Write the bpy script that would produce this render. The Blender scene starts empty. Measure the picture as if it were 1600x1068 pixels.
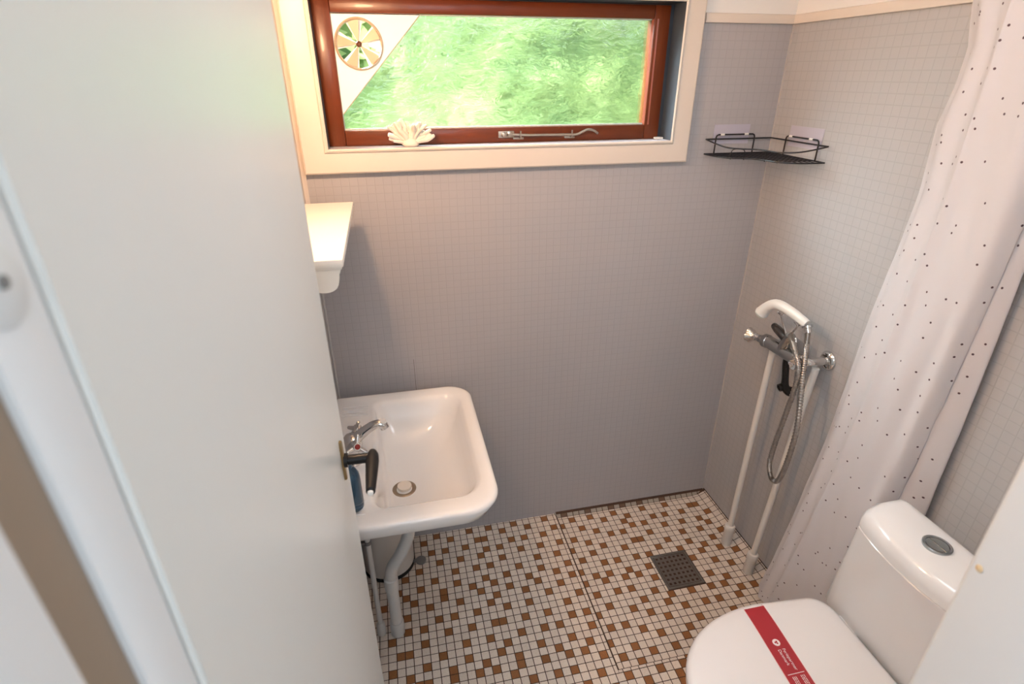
import bpy, bmesh, math, random
from mathutils import Vector, Matrix
random.seed(7)
scn = bpy.context.scene
COL = scn.collection
PI = math.pi

# ------------------------------------------------------------------ objects
def props(o, label=None, cat=None, group=None, kind=None):
    if label: o['label'] = label
    if cat: o['category'] = cat
    if group: o['group'] = group
    if kind: o['kind'] = kind
    return o

def empty(name, loc=(0, 0, 0)):
    o = bpy.data.objects.new(name, None)
    o.empty_display_size = .05
    o.location = loc
    COL.objects.link(o)
    return o

def mk(name, bm, mats, parent=None, smooth=40):
    """link a bmesh (world coordinates) as one mesh object"""
    me = bpy.data.meshes.new(name)
    bm.normal_update()
    bm.to_mesh(me); bm.free()
    if not isinstance(mats, (list, tuple)): mats = [mats]
    for m in mats: me.materials.append(m)
    if smooth:
        for p in me.polygons: p.use_smooth = True
        me.set_sharp_from_angle(angle=math.radians(smooth))
    o = bpy.data.objects.new(name, me)
    COL.objects.link(o)
    if parent is not None:
        o.parent = parent
        # walk up so that world coordinates are kept
        off = Vector((0, 0, 0)); p = parent
        while p is not None:
            off += Vector(p.location); p = p.parent
        o.location = -off
    return o

def BM(): return bmesh.new()

def box(bm, x0, x1, y0, y1, z0, z1, bev=0, seg=2, mi=0):
    vs = [bm.verts.new((x, y, z)) for x in (x0, x1) for y in (y0, y1) for z in (z0, z1)]
    q = [(0, 1, 3, 2), (4, 6, 7, 5), (0, 4, 5, 1), (2, 3, 7, 6), (0, 2, 6, 4), (1, 5, 7, 3)]
    fs = [bm.faces.new([vs[i] for i in f]) for f in q]
    for f in fs: f.material_index = mi
    if bev:
        es = set()
        for f in fs: es.update(f.edges)
        r = bmesh.ops.bevel(bm, geom=list(es), offset=bev, segments=seg, affect='EDGES', profile=.5)
        for f in r['faces']: f.material_index = mi
    return fs

def catmull(pts, n=8, closed=False):
    P = [Vector(p) for p in pts]
    out = []
    N = len(P)
    rng = N if closed else N - 1
    for i in range(rng):
        p0 = P[(i - 1) % N] if (closed or i > 0) else P[0] * 2 - P[1]
        p1 = P[i]; p2 = P[(i + 1) % N]
        p3 = P[(i + 2) % N] if (closed or i + 2 < N) else P[-1] * 2 - P[-2]
        for k in range(n):
            t = k / n
            out.append(.5 * ((2 * p1) + (-p0 + p2) * t + (2 * p0 - 5 * p1 + 4 * p2 - p3) * t * t + (-p0 + 3 * p1 - 3 * p2 + p3) * t ** 3))
    if not closed: out.append(P[-1])
    return out

def frames(path, closed=False):
    n = len(path); T = []
    for i in range(n):
        a = path[(i - 1) % n] if (closed or i > 0) else path[0]
        b = path[(i + 1) % n] if (closed or i < n - 1) else path[-1]
        T.append((b - a).normalized())
    up = Vector((0, 0, 1)) if abs(T[0].z) < .9 else Vector((1, 0, 0))
    N = [(up - T[0] * up.dot(T[0])).normalized()]
    for i in range(1, n):
        v = N[-1] - T[i] * N[-1].dot(T[i])
        N.append(v.normalized())
    return T, N

def tube(bm, path, r, seg=10, closed=False, caps=True, mi=0):
    path = [Vector(p) for p in path]
    n = len(path)
    rr = r if isinstance(r, (list, tuple)) else [r] * n
    T, N = frames(path, closed)
    rings = []
    for i in range(n):
        B = T[i].cross(N[i])
        rings.append([bm.verts.new(path[i] + (N[i] * math.cos(2 * PI * k / seg) + B * math.sin(2 * PI * k / seg)) * rr[i]) for k in range(seg)])
    for i in range(n if closed else n - 1):
        a, b = rings[i], rings[(i + 1) % n]
        for k in range(seg):
            f = bm.faces.new((a[k], a[(k + 1) % seg], b[(k + 1) % seg], b[k])); f.material_index = mi
    if caps and not closed:
        f = bm.faces.new(rings[0][::-1]); f.material_index = mi
        f = bm.faces.new(rings[-1]); f.material_index = mi
    return rings

def resample(prs, n):
    """prs: list of (pos, radius) -> smooth path + radii"""
    pts = catmull([p for p, _ in prs], n)
    rad = []
    for i in range(len(prs) - 1):
        for k in range(n):
            t = k / n; s = t * t * (3 - 2 * t)
            rad.append(prs[i][1] * (1 - s) + prs[i + 1][1] * s)
    rad.append(prs[-1][1])
    return pts, rad

def lathe(bm, prof, origin, axis=(0, 0, 1), seg=32, mi=0):
    """prof: list of (radius, height along axis)"""
    A = Vector(axis).normalized()
    U = A.orthogonal().normalized(); V = A.cross(U)
    O = Vector(origin)
    rings = []
    for r, h in prof:
        if r < 1e-6: rings.append([bm.verts.new(O + A * h)])
        else: rings.append([bm.verts.new(O + A * h + (U * math.cos(2 * PI * k / seg) + V * math.sin(2 * PI * k / seg)) * r) for k in range(seg)])
    for a, b in zip(rings, rings[1:]):
        for k in range(seg):
            k2 = (k + 1) % seg
            if len(a) == 1 and len(b) == 1: continue
            if len(a) == 1: f = bm.faces.new((a[0], b[k2], b[k]))
            elif len(b) == 1: f = bm.faces.new((a[k], a[k2], b[0]))
            else: f = bm.faces.new((a[k], a[k2], b[k2], b[k]))
            f.material_index = mi
    for r in (rings[0], rings[-1]):
        if len(r) > 1:
            f = bm.faces.new(r if r is rings[-1] else r[::-1]); f.material_index = mi
    return rings

def loft(bm, rings, cap0=True, cap1=True, mi=0):
    R = [[bm.verts.new(p) for p in r] for r in rings]
    n = len(R[0])
    for a, b in zip(R, R[1:]):
        for k in range(n):
            f = bm.faces.new((a[k], a[(k + 1) % n], b[(k + 1) % n], b[k])); f.material_index = mi
    if cap0: bm.faces.new(R[0][::-1]).material_index = mi
    if cap1: bm.faces.new(R[-1]).material_index = mi
    return R

def rrect(x0, x1, y0, y1, r, z, n=8):
    """rounded rectangle ring, r = radius or (r at x0y0, x1y0, x1y1, x0y1)"""
    if not isinstance(r, (list, tuple)): r = [r] * 4
    out = []
    for (cx, cy, sx, sy, rad, a0) in ((x0, y0, 1, 1, r[0], PI), (x1, y0, -1, 1, r[1], 1.5 * PI), (x1, y1, -1, -1, r[2], 0), (x0, y1, 1, -1, r[3], .5 * PI)):
        for k in range(n + 1):
            a = a0 + .5 * PI * k / n
            out.append(Vector((cx + sx * rad + rad * math.cos(a), cy + sy * rad + rad * math.sin(a), z)))
    return out

def prism(bm, pts, d, mi=0):
    """extrude a planar polygon (3D points) by vector d"""
    d = Vector(d)
    a = [bm.verts.new(p) for p in pts]; b = [bm.verts.new(Vector(p) + d) for p in pts]
    n = len(a); fs = [bm.faces.new(a[::-1]), bm.faces.new(b)]
    for k in range(n): fs.append(bm.faces.new((a[k], a[(k + 1) % n], b[(k + 1) % n], b[k])))
    for f in fs: f.material_index = mi
    bmesh.ops.recalc_face_normals(bm, faces=fs)
    return fs

# ------------------------------------------------------------------ materials
def nodes(m):
    m.use_nodes = True
    return m.node_tree.nodes, m.node_tree.links, m.node_tree.nodes['Principled BSDF']

def mat(name, col, rough=.5, metal=0, noise=0, nscale=8, bump=0, bscale=60, stretch=(1, 1, 1), coat=0, spec=.5, alpha=1, trans=0, ior=1.45, emit=None, col2=None):
    m = bpy.data.materials.new(name)
    N, L, P = nodes(m)
    P.inputs['Base Color'].default_value = (*col, 1)
    P.inputs['Roughness'].default_value = rough
    P.inputs['Metallic'].default_value = metal
    P.inputs['Coat Weight'].default_value = coat
    P.inputs['Specular IOR Level'].default_value = spec
    P.inputs['Transmission Weight'].default_value = trans
    P.inputs['IOR'].default_value = ior
    P.inputs['Alpha'].default_value = alpha
    tc = N.new('ShaderNodeTexCoord'); mp = N.new('ShaderNodeMapping')
    mp.inputs['Scale'].default_value = stretch
    L.new(tc.outputs['Object'], mp.inputs['Vector'])
    nt = N.new('ShaderNodeTexNoise'); nt.inputs['Scale'].default_value = nscale; nt.inputs['Detail'].default_value = 4
    L.new(mp.outputs['Vector'], nt.inputs['Vector'])
    mx = N.new('ShaderNodeMix'); mx.data_type = 'RGBA'
    c2 = col2 if col2 else tuple(c * (1 - noise) for c in col)
    mx.inputs[6].default_value = (*col, 1); mx.inputs[7].default_value = (*c2, 1)
    L.new(nt.outputs['Fac'], mx.inputs[0])
    L.new(mx.outputs[2], P.inputs['Base Color'])
    if bump:
        nb = N.new('ShaderNodeTexNoise'); nb.inputs['Scale'].default_value = bscale; nb.inputs['Detail'].default_value = 3
        L.new(mp.outputs['Vector'], nb.inputs['Vector'])
        b = N.new('ShaderNodeBump'); b.inputs['Strength'].default_value = bump; b.inputs['Distance'].default_value = .002
        L.new(nb.outputs['Fac'], b.inputs['Height']); L.new(b.outputs['Normal'], P.inputs['Normal'])
    return m

def vinyl(name, axis, col, pitch=.0235, line=.05, dark=.93):
    """embossed vinyl wall covering with a fine square grid"""
    m = mat(name, col, rough=.42, noise=.06, nscale=3, spec=.35)
    N, L, P = nodes(m)
    mx = [n for n in N if n.type == 'MIX'][0]
    tc = N.new('ShaderNodeTexCoord'); sp = N.new('ShaderNodeSeparateXYZ')
    L.new(tc.outputs['Object'], sp.inputs[0])
    ds = []
    for ax in (axis, 'Z'):
        d = N.new('ShaderNodeMath'); d.operation = 'DIVIDE'; d.inputs[1].default_value = pitch
        L.new(sp.outputs[ax], d.inputs[0])
        pp = N.new('ShaderNodeMath'); pp.operation = 'PINGPONG'; pp.inputs[1].default_value = .5
        L.new(d.outputs[0], pp.inputs[0]); ds.append(pp)
    mn = N.new('ShaderNodeMath'); mn.operation = 'MINIMUM'
    L.new(ds[0].outputs[0], mn.inputs[0]); L.new(ds[1].outputs[0], mn.inputs[1])
    mr = N.new('ShaderNodeMapRange'); mr.interpolation_type = 'SMOOTHSTEP'
    mr.inputs['From Min'].default_value = line * .3; mr.inputs['From Max'].default_value = line * 1.6
    L.new(mn.outputs[0], mr.inputs['Value'])
    m2 = N.new('ShaderNodeMix'); m2.data_type = 'RGBA'; m2.blend_type = 'MULTIPLY'; m2.inputs[0].default_value = 1
    rmp = N.new('ShaderNodeMapRange'); rmp.inputs['To Min'].default_value = dark; rmp.inputs['To Max'].default_value = 1
    L.new(mr.outputs[0], rmp.inputs['Value'])
    cb = N.new('ShaderNodeCombineColor')
    for i in range(3): L.new(rmp.outputs[0], cb.inputs[i])
    L.new(mx.outputs[2], m2.inputs[6]); L.new(cb.outputs[0], m2.inputs[7])
    L.new(m2.outputs[2], P.inputs['Base Color'])
    b = N.new('ShaderNodeBump'); b.inputs['Strength'].default_value = .22; b.inputs['Distance'].default_value = .001
    L.new(mr.outputs[0], b.inputs['Height']); L.new(b.outputs['Normal'], P.inputs['Normal'])
    return m

def wood(name, a, b, stretch, rough=.32):
    m = mat(name, a, rough=rough, nscale=6, stretch=stretch, col2=b, bump=.08, bscale=20, coat=.08, spec=.35)
    N, L, P = nodes(m)
    nt = [n for n in N if n.type == 'TEX_NOISE'][0]
    nt.inputs['Detail'].default_value = 8; nt.inputs['Roughness'].default_value = .65
    return m

GREY = (.425, .41, .418)
M_back = vinyl('vinyl_grey_back', 'X', GREY)
M_right = vinyl('vinyl_grey_right', 'Y', (.445, .44, .445), pitch=.0255, dark=.90)
M_left = vinyl('vinyl_grey_left', 'Y', GREY)
M_white = mat('white_wall_paint', (.82, .80, .77), rough=.55, noise=.03, nscale=5, bump=.1, bscale=80)
M_trim = mat('cream_trim_paint', (.71, .63, .55), rough=.38, noise=.04, nscale=9, stretch=(1, 1, 1), bump=.05, bscale=40)
M_door = mat('door_white_paint', (.74, .745, .715), rough=.32, noise=.03, nscale=2, bump=.04, bscale=60, stretch=(4, 4, .3))
M_jamb = mat('jamb_white_paint', (.74, .76, .77), rough=.4, noise=.03, nscale=3)
M_jambwood = mat('bare_brown_jamb', (.33, .255, .19), rough=.6, noise=.2, nscale=3, stretch=(3, 3, .4))
M_ceil = mat('ceiling_white', (.84, .83, .80), rough=.7, noise=.02)
M_mahV = wood('mahogany_upright', (.20, .045, .010), (.06, .011, .003), (9, 9, .8))
M_mahH = wood('mahogany_rail', (.18, .040, .009), (.055, .010, .003), (.8, 9, 9))
M_mahlit = wood('mahogany_bead_lit', (.30, .09, .05), (.22, .055, .03), (9, 9, .8))
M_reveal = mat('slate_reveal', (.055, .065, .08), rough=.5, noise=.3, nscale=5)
M_putty = mat('window_putty', (.66, .70, .64), rough=.7, noise=.35, nscale=60)
M_porc = mat('porcelain', (.83, .815, .80), rough=.10, noise=.01, coat=.3)
M_toil = mat('toilet_porcelain', (.80, .805, .815), rough=.10, noise=.01, coat=.3)
M_lid = mat('toilet_lid_plastic', (.80, .785, .785), rough=.22, noise=.015, nscale=3)
M_chrome = mat('chrome', (.72, .71, .70), rough=.12, metal=1, noise=.05)
M_chromed = mat('dull_chrome', (.42, .40, .38), rough=.22, metal=1, noise=.1)
M_steel = mat('drain_steel', (.30, .275, .25), rough=.38, metal=.85, noise=.3, nscale=30)
M_pewter = mat('pewter_latch', (.42, .36, .30), rough=.35, metal=.8, noise=.3, nscale=60)
M_black = mat('black_plastic', (.010, .009, .009), rough=.42, spec=.35, noise=.1)
M_wire = mat('black_wire', (.012, .011, .014), rough=.35, noise=.1)
M_brass = mat('brass_rose', (.50, .37, .20), rough=.3, metal=1, noise=.2)
M_plast = mat('white_plastic', (.80, .78, .74), rough=.35, noise=.03)
M_pipe = mat('white_painted_pipe', (.77, .73, .68), rough=.35, noise=.05, nscale=10)
M_waste = mat('grey_white_pipe', (.64, .63, .61), rough=.3, noise=.06, nscale=10)
M_shelf = mat('shelf_white_paint', (.86, .84, .78), rough=.35, noise=.02)
M_red = mat('red_paper', (.37, .024, .034), rough=.5, noise=.08, nscale=12)
M_paper = mat('white_print', (.86, .80, .80), rough=.6, noise=.02)
M_reddot = mat('red_dot', (.25, .02, .015), rough=.4, noise=.1)
M_bluedot = mat('blue_dot', (.03, .06, .2), rough=.4, noise=.1)
M_pad = mat('lavender_adhesive_pad', (.50, .48, .56), rough=.4, noise=.04)
M_coral = mat('coral', (.88, .80, .68), rough=.8, noise=.15, nscale=40, bump=.5, bscale=300)
M_vent = mat('vent_white', (.93, .93, .91), rough=.4, noise=.02)
M_ventc = mat('vent_cream', (.62, .48, .33), rough=.4, noise=.1)
M_hub = mat('vent_hub_brown', (.12, .04, .015), rough=.4, noise=.2)
M_grout = mat('brown_grout', (.085, .045, .028), rough=.8, noise=.4, nscale=40)
M_button = mat('brushed_button', (.40, .44, .46), rough=.22, metal=1, noise=.1)
M_plug = mat('drain_plug', (.80, .72, .62), rough=.3, noise=.05)
M_ring = mat('drain_ring', (.42, .33, .24), rough=.3, metal=.7, noise=.2)
M_binw = mat('bin_white_metal', (.66, .63, .59), rough=.4, noise=.03)
M_pedal = mat('pedal_grey', (.20, .185, .18), rough=.5, noise=.1)
M_blue = mat('blue_bottle', (.06, .15, .25), rough=.12, noise=.5, nscale=30, trans=.55)

def tile_mat(name, c1, c2):
    m = mat(name, c1, rough=.35, nscale=14, col2=c2, spec=.4)
    N, L, P = nodes(m)
    # per tile tint
    at = N.new('ShaderNodeAttribute'); at.attribute_name = 'tint'
    mx = [n for n in N if n.type == 'MIX'][0]
    hs = N.new('ShaderNodeHueSaturation')
    L.new(mx.outputs[2], hs.inputs['Color'])
    mr = N.new('ShaderNodeMapRange'); mr.inputs['To Min'].default_value = .93; mr.inputs['To Max'].default_value = 1.06
    L.new(at.outputs['Fac'], mr.inputs['Value']); L.new(mr.outputs[0], hs.inputs['Value'])
    fn = N.new('ShaderNodeTexNoise'); fn.inputs['Scale'].default_value = 450
    tc = [n for n in N if n.type == 'TEX_COORD'][0]
    L.new(tc.outputs['Object'], fn.inputs['Vector'])
    m2 = N.new('ShaderNodeMix'); m2.data_type = 'RGBA'; m2.blend_type = 'OVERLAY'; m2.inputs[0].default_value = .35
    L.new(hs.outputs[0], m2.inputs[6]); L.new(fn.outputs['Fac'], m2.inputs[7])
    L.new(m2.outputs[2], P.inputs['Base Color'])
    return m
M_tile = tile_mat('cream_mosaic', (.77, .675, .585), (.68, .59, .51))
M_tileb = tile_mat('brown_mosaic', (.35, .15, .055), (.23, .092, .035))

# ------------------------------------------------------------------ room
W = -1.463          # left wall
RAIL = 1.783        # top of the grey covering
CEIL = 2.12
FRONT = -1.41       # inner face of the doorway wall
OUT = -1.53

# window opening
WX0, WX1, WZ0, WZ1 = -1.395, -.362, 1.462, 1.838

def wall_back():
    bm = BM()
    xs = [W - .1, WX0, WX1, .1]; zs = [-.05, WZ0, RAIL, WZ1, CEIL]
    y0, y1 = 0, .12
    for i in range(3):
        for j in range(4):
            if i == 1 and j in (1, 2): continue
            mi = 0 if j < 2 else 1
            a, b, c, d = xs[i], xs[i + 1], zs[j], zs[j + 1]
            for y in (y0, y1):
                bm.faces.new([bm.verts.new(p) for p in ((a, y, c), (b, y, c), (b, y, d), (a, y, d))]).material_index = mi
    bmesh.ops.remove_doubles(bm, verts=bm.verts, dist=1e-5)
    o = mk('wall_back', bm, [M_back, M_white], smooth=0)
    props(o, kind='structure')
wall_back()

bm = BM(); box(bm, 0, .1, OUT, .12, -.05, RAIL, mi=0); box(bm, 0, .1, OUT, .12, RAIL, CEIL, mi=1)
props(mk('wall_right', bm, [M_right, M_white], smooth=0), kind='structure')
bm = BM(); box(bm, W - .1, W, OUT, .12, -.05, 1.30, mi=0); box(bm, W - .1, W, OUT, .12, 1.30, CEIL, mi=1)
props(mk('wall_left', bm, [M_left, M_trim], smooth=0), kind='structure')
# wall with the doorway the camera looks through
DX0, DX1 = -1.376, -.752
bm = BM()
box(bm, W - .1, DX0 - .03, OUT, FRONT, -.05, CEIL); box(bm, DX1 + .03, .1, OUT, FRONT, -.05, CEIL); box(bm, DX0 - .03, DX1 + .03, OUT, FRONT, 2.05, CEIL)
props(mk('wall_front', bm, M_white, smooth=0), kind='structure')
bm = BM(); box(bm, -3.2, 1.6, -4.2, .12, CEIL, CEIL + .1)
props(mk('ceiling', bm, M_ceil, smooth=0), kind='structure')

bm = BM(); box(bm, -3.3, -3.2, -4.3, OUT, -.06, CEIL); props(mk('wall_hall_left', bm, M_white, smooth=0), kind='structure')
bm = BM(); box(bm, 1.6, 1.7, -4.3, OUT, -.06, CEIL); props(mk('wall_hall_right', bm, M_white, smooth=0), kind='structure')
bm = BM(); box(bm, -3.3, 1.7, -4.3, -4.2, -.06, CEIL); props(mk('wall_hall_rear', bm, M_white, smooth=0), kind='structure')
bm = BM(); box(bm, -3.3, W - .1, OUT, FRONT, -.06, CEIL); box(bm, .1, 1.7, OUT, FRONT, -.06, CEIL); props(mk('wall_hall_front', bm, M_white, smooth=0), kind='structure')

# door jambs
bm = BM()
box(bm, DX0 - .03, DX0, -1.4458, FRONT + .002, 0, 2.05, bev=.0014, seg=2, mi=0)
box(bm, DX0 - .03, DX0 - .004, -1.4795, -1.4458, 0, 2.05, mi=1)
box(bm, DX0 - .03, DX0 + .002, -1.56, -1.4795, 0, 2.05, bev=.0015, seg=2, mi=0)
tl = mk('trim_1', bm, [M_jamb, M_jambwood]); props(tl, kind='structure')
bm = BM()
lathe(bm, [(.0155, 0), (.0155, .0006), (.0145, .0012), (0, .0012)], (DX0, -1.4295, 1.579), (1, 0, 0), seg=36)
cv = mk('round_cover', bm, mat('cover_grey', (.72, .745, .75), .4, noise=.05), tl)
bm = BM(); lathe(bm, [(.0028, 0), (.0028, .001), (0, .001)], (DX0 + .0012, -1.4285, 1.581), (1, 0, 0), seg=16)
mk('screw', bm, mat('screw_dark', (.2, .21, .21), .4), cv)
bm = BM()
box(bm, DX1, DX1 + .03, OUT - .02, FRONT + .012, 0, 2.05, bev=.005, seg=3)
box(bm, DX1 + .012, DX1 + .08, FRONT, FRONT + .012, 0, 2.08, bev=.003)
tr = mk('trim_2', bm, mat('jamb_right_paint', (.70, .715, .72), .45, noise=.06, nscale=6)); props(tr, kind='structure')
bm = BM(); lathe(bm, [(.0042, 0), (.003, .0012), (0, .0016)], (DX1 + .0005, FRONT + .003, 1.256), (-1, .3, 0), seg=14)
mk('paint_chip', bm, mat('paint_chip_yellow', (.72, .55, .33), .6, noise=.2, nscale=200), tr)

# picture rails, corner beads, seam
bm = BM()
prism(bm, [(-.297, 0, RAIL), (-.297, -.010, RAIL + .001), (-.297, -.012, RAIL + .012), (-.297, -.008, RAIL + .024), (-.297, 0, RAIL + .026)], (.297, 0, 0))
props(mk('trim_3', bm, M_trim), kind='structure')
bm = BM()
prism(bm, [(0, FRONT, RAIL), (-.010, FRONT, RAIL + .001), (-.012, FRONT, RAIL + .012), (-.008, FRONT, RAIL + .024), (0, FRONT, RAIL + .026)], (0, -FRONT, 0))
props(mk('trim_4', bm, M_trim), kind='structure')
bm = BM(); tube(bm, [(W + .003, -.003, 0), (W + .003, -.003, 1.30)], .004, 8)
props(mk('trim_5', bm, mat('bead_grey', (.46, .45, .45), .4)), kind='structure')
bm = BM(); prism(bm, [(W - .001, .001, 1.30), (W - .001, -.014, 1.30), (W + .0105, -.001, 1.30), (W + .0105, .001, 1.30)], (0, 0, CEIL - 1.30))  # corner strip added, slanted so that it catches the wall lamp
props(mk('light_catch_trim', bm, M_trim, smooth=0), kind='structure')
bm = BM(); box(bm, -1.205, -1.2035, -.0006, .001, 0.30, .79)
props(mk('trim_6', bm, mat('seam_dark', (.17, .15, .145), .6)), kind='structure')
bm = BM(); box(bm, -.004, 0, -.004, 0, 0.0, RAIL)
props(mk('trim_7', bm, mat('corner_seam', (.50, .46, .43), .5)), kind='structure')

# ------------------------------------------------------------------ floor: mosaic
LB = [(-53,-12),(-52,-21),(-52,-17),(-51,-19),(-51,-10),(-50,-22),(-50,-19),(-50,-16),(-50,-14),(-50,-11),(-50,-8),(-49,-23),(-49,-12),(-48,-23),(-48,-21),(-48,-18),(-48,-16),(-48,-10),(-48,-7),(-47,-13),(-47,-2),(-46,-20),(-46,-15),(-46,-9),(-46,-4),(-45,-23),(-45,-22),(-45,-17),(-45,-12),(-45,-11),(-45,-6),(-45,-1),(-44,-15),(-44,-4),(-43,-21),(-43,-19),(-43,-13),(-43,-10),(-43,-8),(-43,-2),(-42,-23),(-42,-17),(-42,-6),(-41,-22),(-41,-15),(-41,-11),(-41,-4),(-40,-23),(-40,-19),(-40,-12),(-40,-8),(-40,-1),(-39,-21),(-39,-17),(-39,-14),(-39,-10),(-39,-6),(-39,-3),(-38,-24),(-38,-20),(-38,-17),(-38,-13),(-38,-11),(-38,-8),(-38,-5),(-38,-3),(-37,-23),(-37,-22),(-37,-15),(-37,-1),(-36,-25),(-36,-19),(-36,-12),(-36,-10),(-36,-7),(-36,-5),(-35,-17),(-35,-2),(-34,-23),(-34,-21),(-34,-15),(-34,-13),(-34,-9),(-34,-4),(-33,-25),(-33,-19),(-33,-11),(-33,-6),(-33,-1),(-32,-22),(-32,-17),(-32,-12),(-32,-4),(-31,-25),(-31,-23),(-31,-19),(-31,-14),(-31,-10),(-31,-8),(-31,-2),(-30,-27),(-30,-21),(-30,-6),(-29,-23),(-29,-18),(-29,-16),(-29,-13),(-29,-11),(-29,-4),(-28,-26),(-28,-22),(-28,-8),(-28,-1),(-27,-28),(-27,-24),(-27,-20),(-27,-18),(-27,-15),(-27,-12),(-27,-10),(-27,-6),(-27,-3),(-25,-27),(-23,-28),(-21,-27),(-19,-28)]
SB = [(-26,-21),(-26,-17),(-26,-12),(-26,-10),(-26,-6),(-26,-1),(-25,-23),(-25,-19),(-25,-14),(-25,-8),(-25,-4),(-24,-16),(-24,-11),(-24,0),(-23,-24),(-23,-22),(-23,-19),(-23,-12),(-23,-7),(-23,-5),(-23,-2),(-22,-14),(-22,-11),(-22,-9),(-21,-23),(-21,-20),(-21,-17),(-21,-6),(-21,-3),(-21,0),(-20,-14),(-20,-12),(-20,-9),(-19,-21),(-19,-18),(-19,-16),(-19,-11),(-19,-4),(-19,-1),(-18,-23),(-18,-12),(-18,-7),(-17,-19),(-17,-15),(-17,-9),(-17,-4),(-17,0),(-16,-24),(-16,-22),(-16,-17),(-16,-13),(-16,-11),(-16,-6),(-16,-2),(-15,-21),(-15,-16),(-15,-9),(-15,-6),(-15,-3),(-15,-1),(-14,-18),(-13,-20),(-13,-8),(-13,-5),(-13,-3),(-12,-16),(-12,0),(-11,-18),(-11,-7),(-11,-2),(-10,-9),(-10,-4),(-9,-18),(-9,-16),(-9,-11),(-9,-2),(-8,-20),(-8,-14),(-8,-8),(-8,-6),(-8,0),(-7,-16),(-7,-10),(-7,-4),(-6,-18),(-6,-15),(-6,-12),(-6,-9),(-6,-2),(-5,-17),(-5,-6),(-4,-13),(-4,-10),(-4,-8),(-4,-4),(-4,-1),(-3,-17),(-3,-5),(-3,-1),(-2,-11),(-2,-7),(-2,-3)]
LB, SB = set(LB), set(SB)
SX, SY = -.679, -.683          # edges of the sunken shower area
ZS = -.012
DR = (-.388, -.243, -.441, -.286)   # floor drain x0 x1 y0 y1

def zfloor(x, y, shower):
    if not shower: return 0.0
    z = ZS
    if x > -.07:
        t = (x + .07) / .07
        z += .022 * t * t
    return z

def mosaic():
    bm = BM()
    tint = bm.faces.layers.float.new('tint')
    def quad(x0, x1, y0, y1, sh, mi, lift=.0011):
        t = random.random()
        cs = [(x0, y0), (x1, y0), (x1, y1), (x0, y1)]
        top = [bm.verts.new((x, y, zfloor(x, y, sh) + lift)) for x, y in cs]
        bot = [bm.verts.new((x, y, zfloor(x, y, sh) - .0006)) for x, y in cs]
        fs = [bm.faces.new(top)]
        for k in range(4): fs.append(bm.faces.new((bot[k], bot[(k + 1) % 4], top[(k + 1) % 4], top[k])))
        for f in fs: f.material_index = mi; f[tint] = t
    g = .00135                       # half joint
    rng = random.Random(3)
    # main floor
    for i in range(-56, 3):
        for j in range(-46, 2):
            xc = -1 + (i + 38.2) * .0261; yc = -.35 + (j + 13.47) * .02646
            x0, x1, y0, y1 = xc - .01305 + g, xc + .01305 - g, yc - .01323 + g, yc + .01323 - g
            x0 = max(x0, W); x1 = min(x1, 0); y1 = min(y1, -.0005); y0 = max(y0, FRONT)
            # cut round the sunken shower area
            if y1 > SY + .001 and x1 > SX:
                if x0 < SX - .004:
                    if y0 < SY - .004: quad(SX - .003, x1, y0, SY - .0025, False, 1)
                    x1 = SX - .0045
                elif y0 < SY - .004: y1 = SY - .0025
                else: continue
            if x1 - x0 < .003 or y1 - y0 < .003: continue
            if j >= -25 and i <= -27 or (i, j) in LB or j >= -28 and i <= -19: br = (i, j) in LB
            else: br = rng.random() < .17
            quad(x0, x1, y0, y1, False, 2 if br else 1)
    # shower area
    for i in range(-28, 2):
        for j in range(-26, 3):
            xc = -.36 + (i + 14.05) * .02607; yc = -.35 + (j + 11.84) * .0262
            x0, x1, y0, y1 = xc - .01303 + g, xc + .01303 - g, yc - .0131 + g, yc + .0131 - g
            x0 = max(x0, SX + .0045); x1 = min(x1, -.0005); y1 = min(y1, -.0175); y0 = max(y0, SY + .004)
            # cut round the drain
            if x1 > DR[0] and x0 < DR[1] and y1 > DR[2] and y0 < DR[3]:
                opts = [(DR[0] - .001 - x0, 0), (x1 - DR[1] - .001, 1), (DR[2] - .001 - y0, 2), (y1 - DR[3] - .001, 3)]
                w_, q_ = max(opts)
                if w_ < .003: continue
                if q_ == 0: x1 = DR[0] - .001
                elif q_ == 1: x0 = DR[1] + .001
                elif q_ == 2: y1 = DR[2] - .001
                else: y0 = DR[3] + .001
            if x1 - x0 < .003 or y1 - y0 < .003: continue
            quad(x0, x1, y0, y1, True, 2 if (i, j) in SB else 1)
    # grout bed
    def flat(x0, x1, y0, y1, sh, nx=1):
        for k in range(nx):
            a = x0 + (x1 - x0) * k / nx; b = x0 + (x1 - x0) * (k + 1) / nx
            bm.faces.new([bm.verts.new((x, y, zfloor(x, y, sh))) for x, y in ((a, y0), (b, y0), (b, y1), (a, y1))]).material_index = 0
    flat(W - .1, SX, FRONT - .2, .1, False); flat(SX, .05, FRONT - .2, SY, False)
    flat(SX, -.07, SY, .05, True); flat(-.07, 0, SY, .05, True, 10)
    for p in ([(SX, SY, 0), (SX, .05, 0), (SX, .05, ZS), (SX, SY, ZS)], [(SX, SY, 0), (.0, SY, 0), (.0, SY, ZS), (SX, SY, ZS)]):
        bm.faces.new([bm.verts.new(v) for v in p]).material_index = 0
    bm.normal_update()
    o = mk('floor', bm, [M_grout, M_tile, M_tileb], smooth=0)
    props(o, kind='structure')
mosaic()

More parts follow.
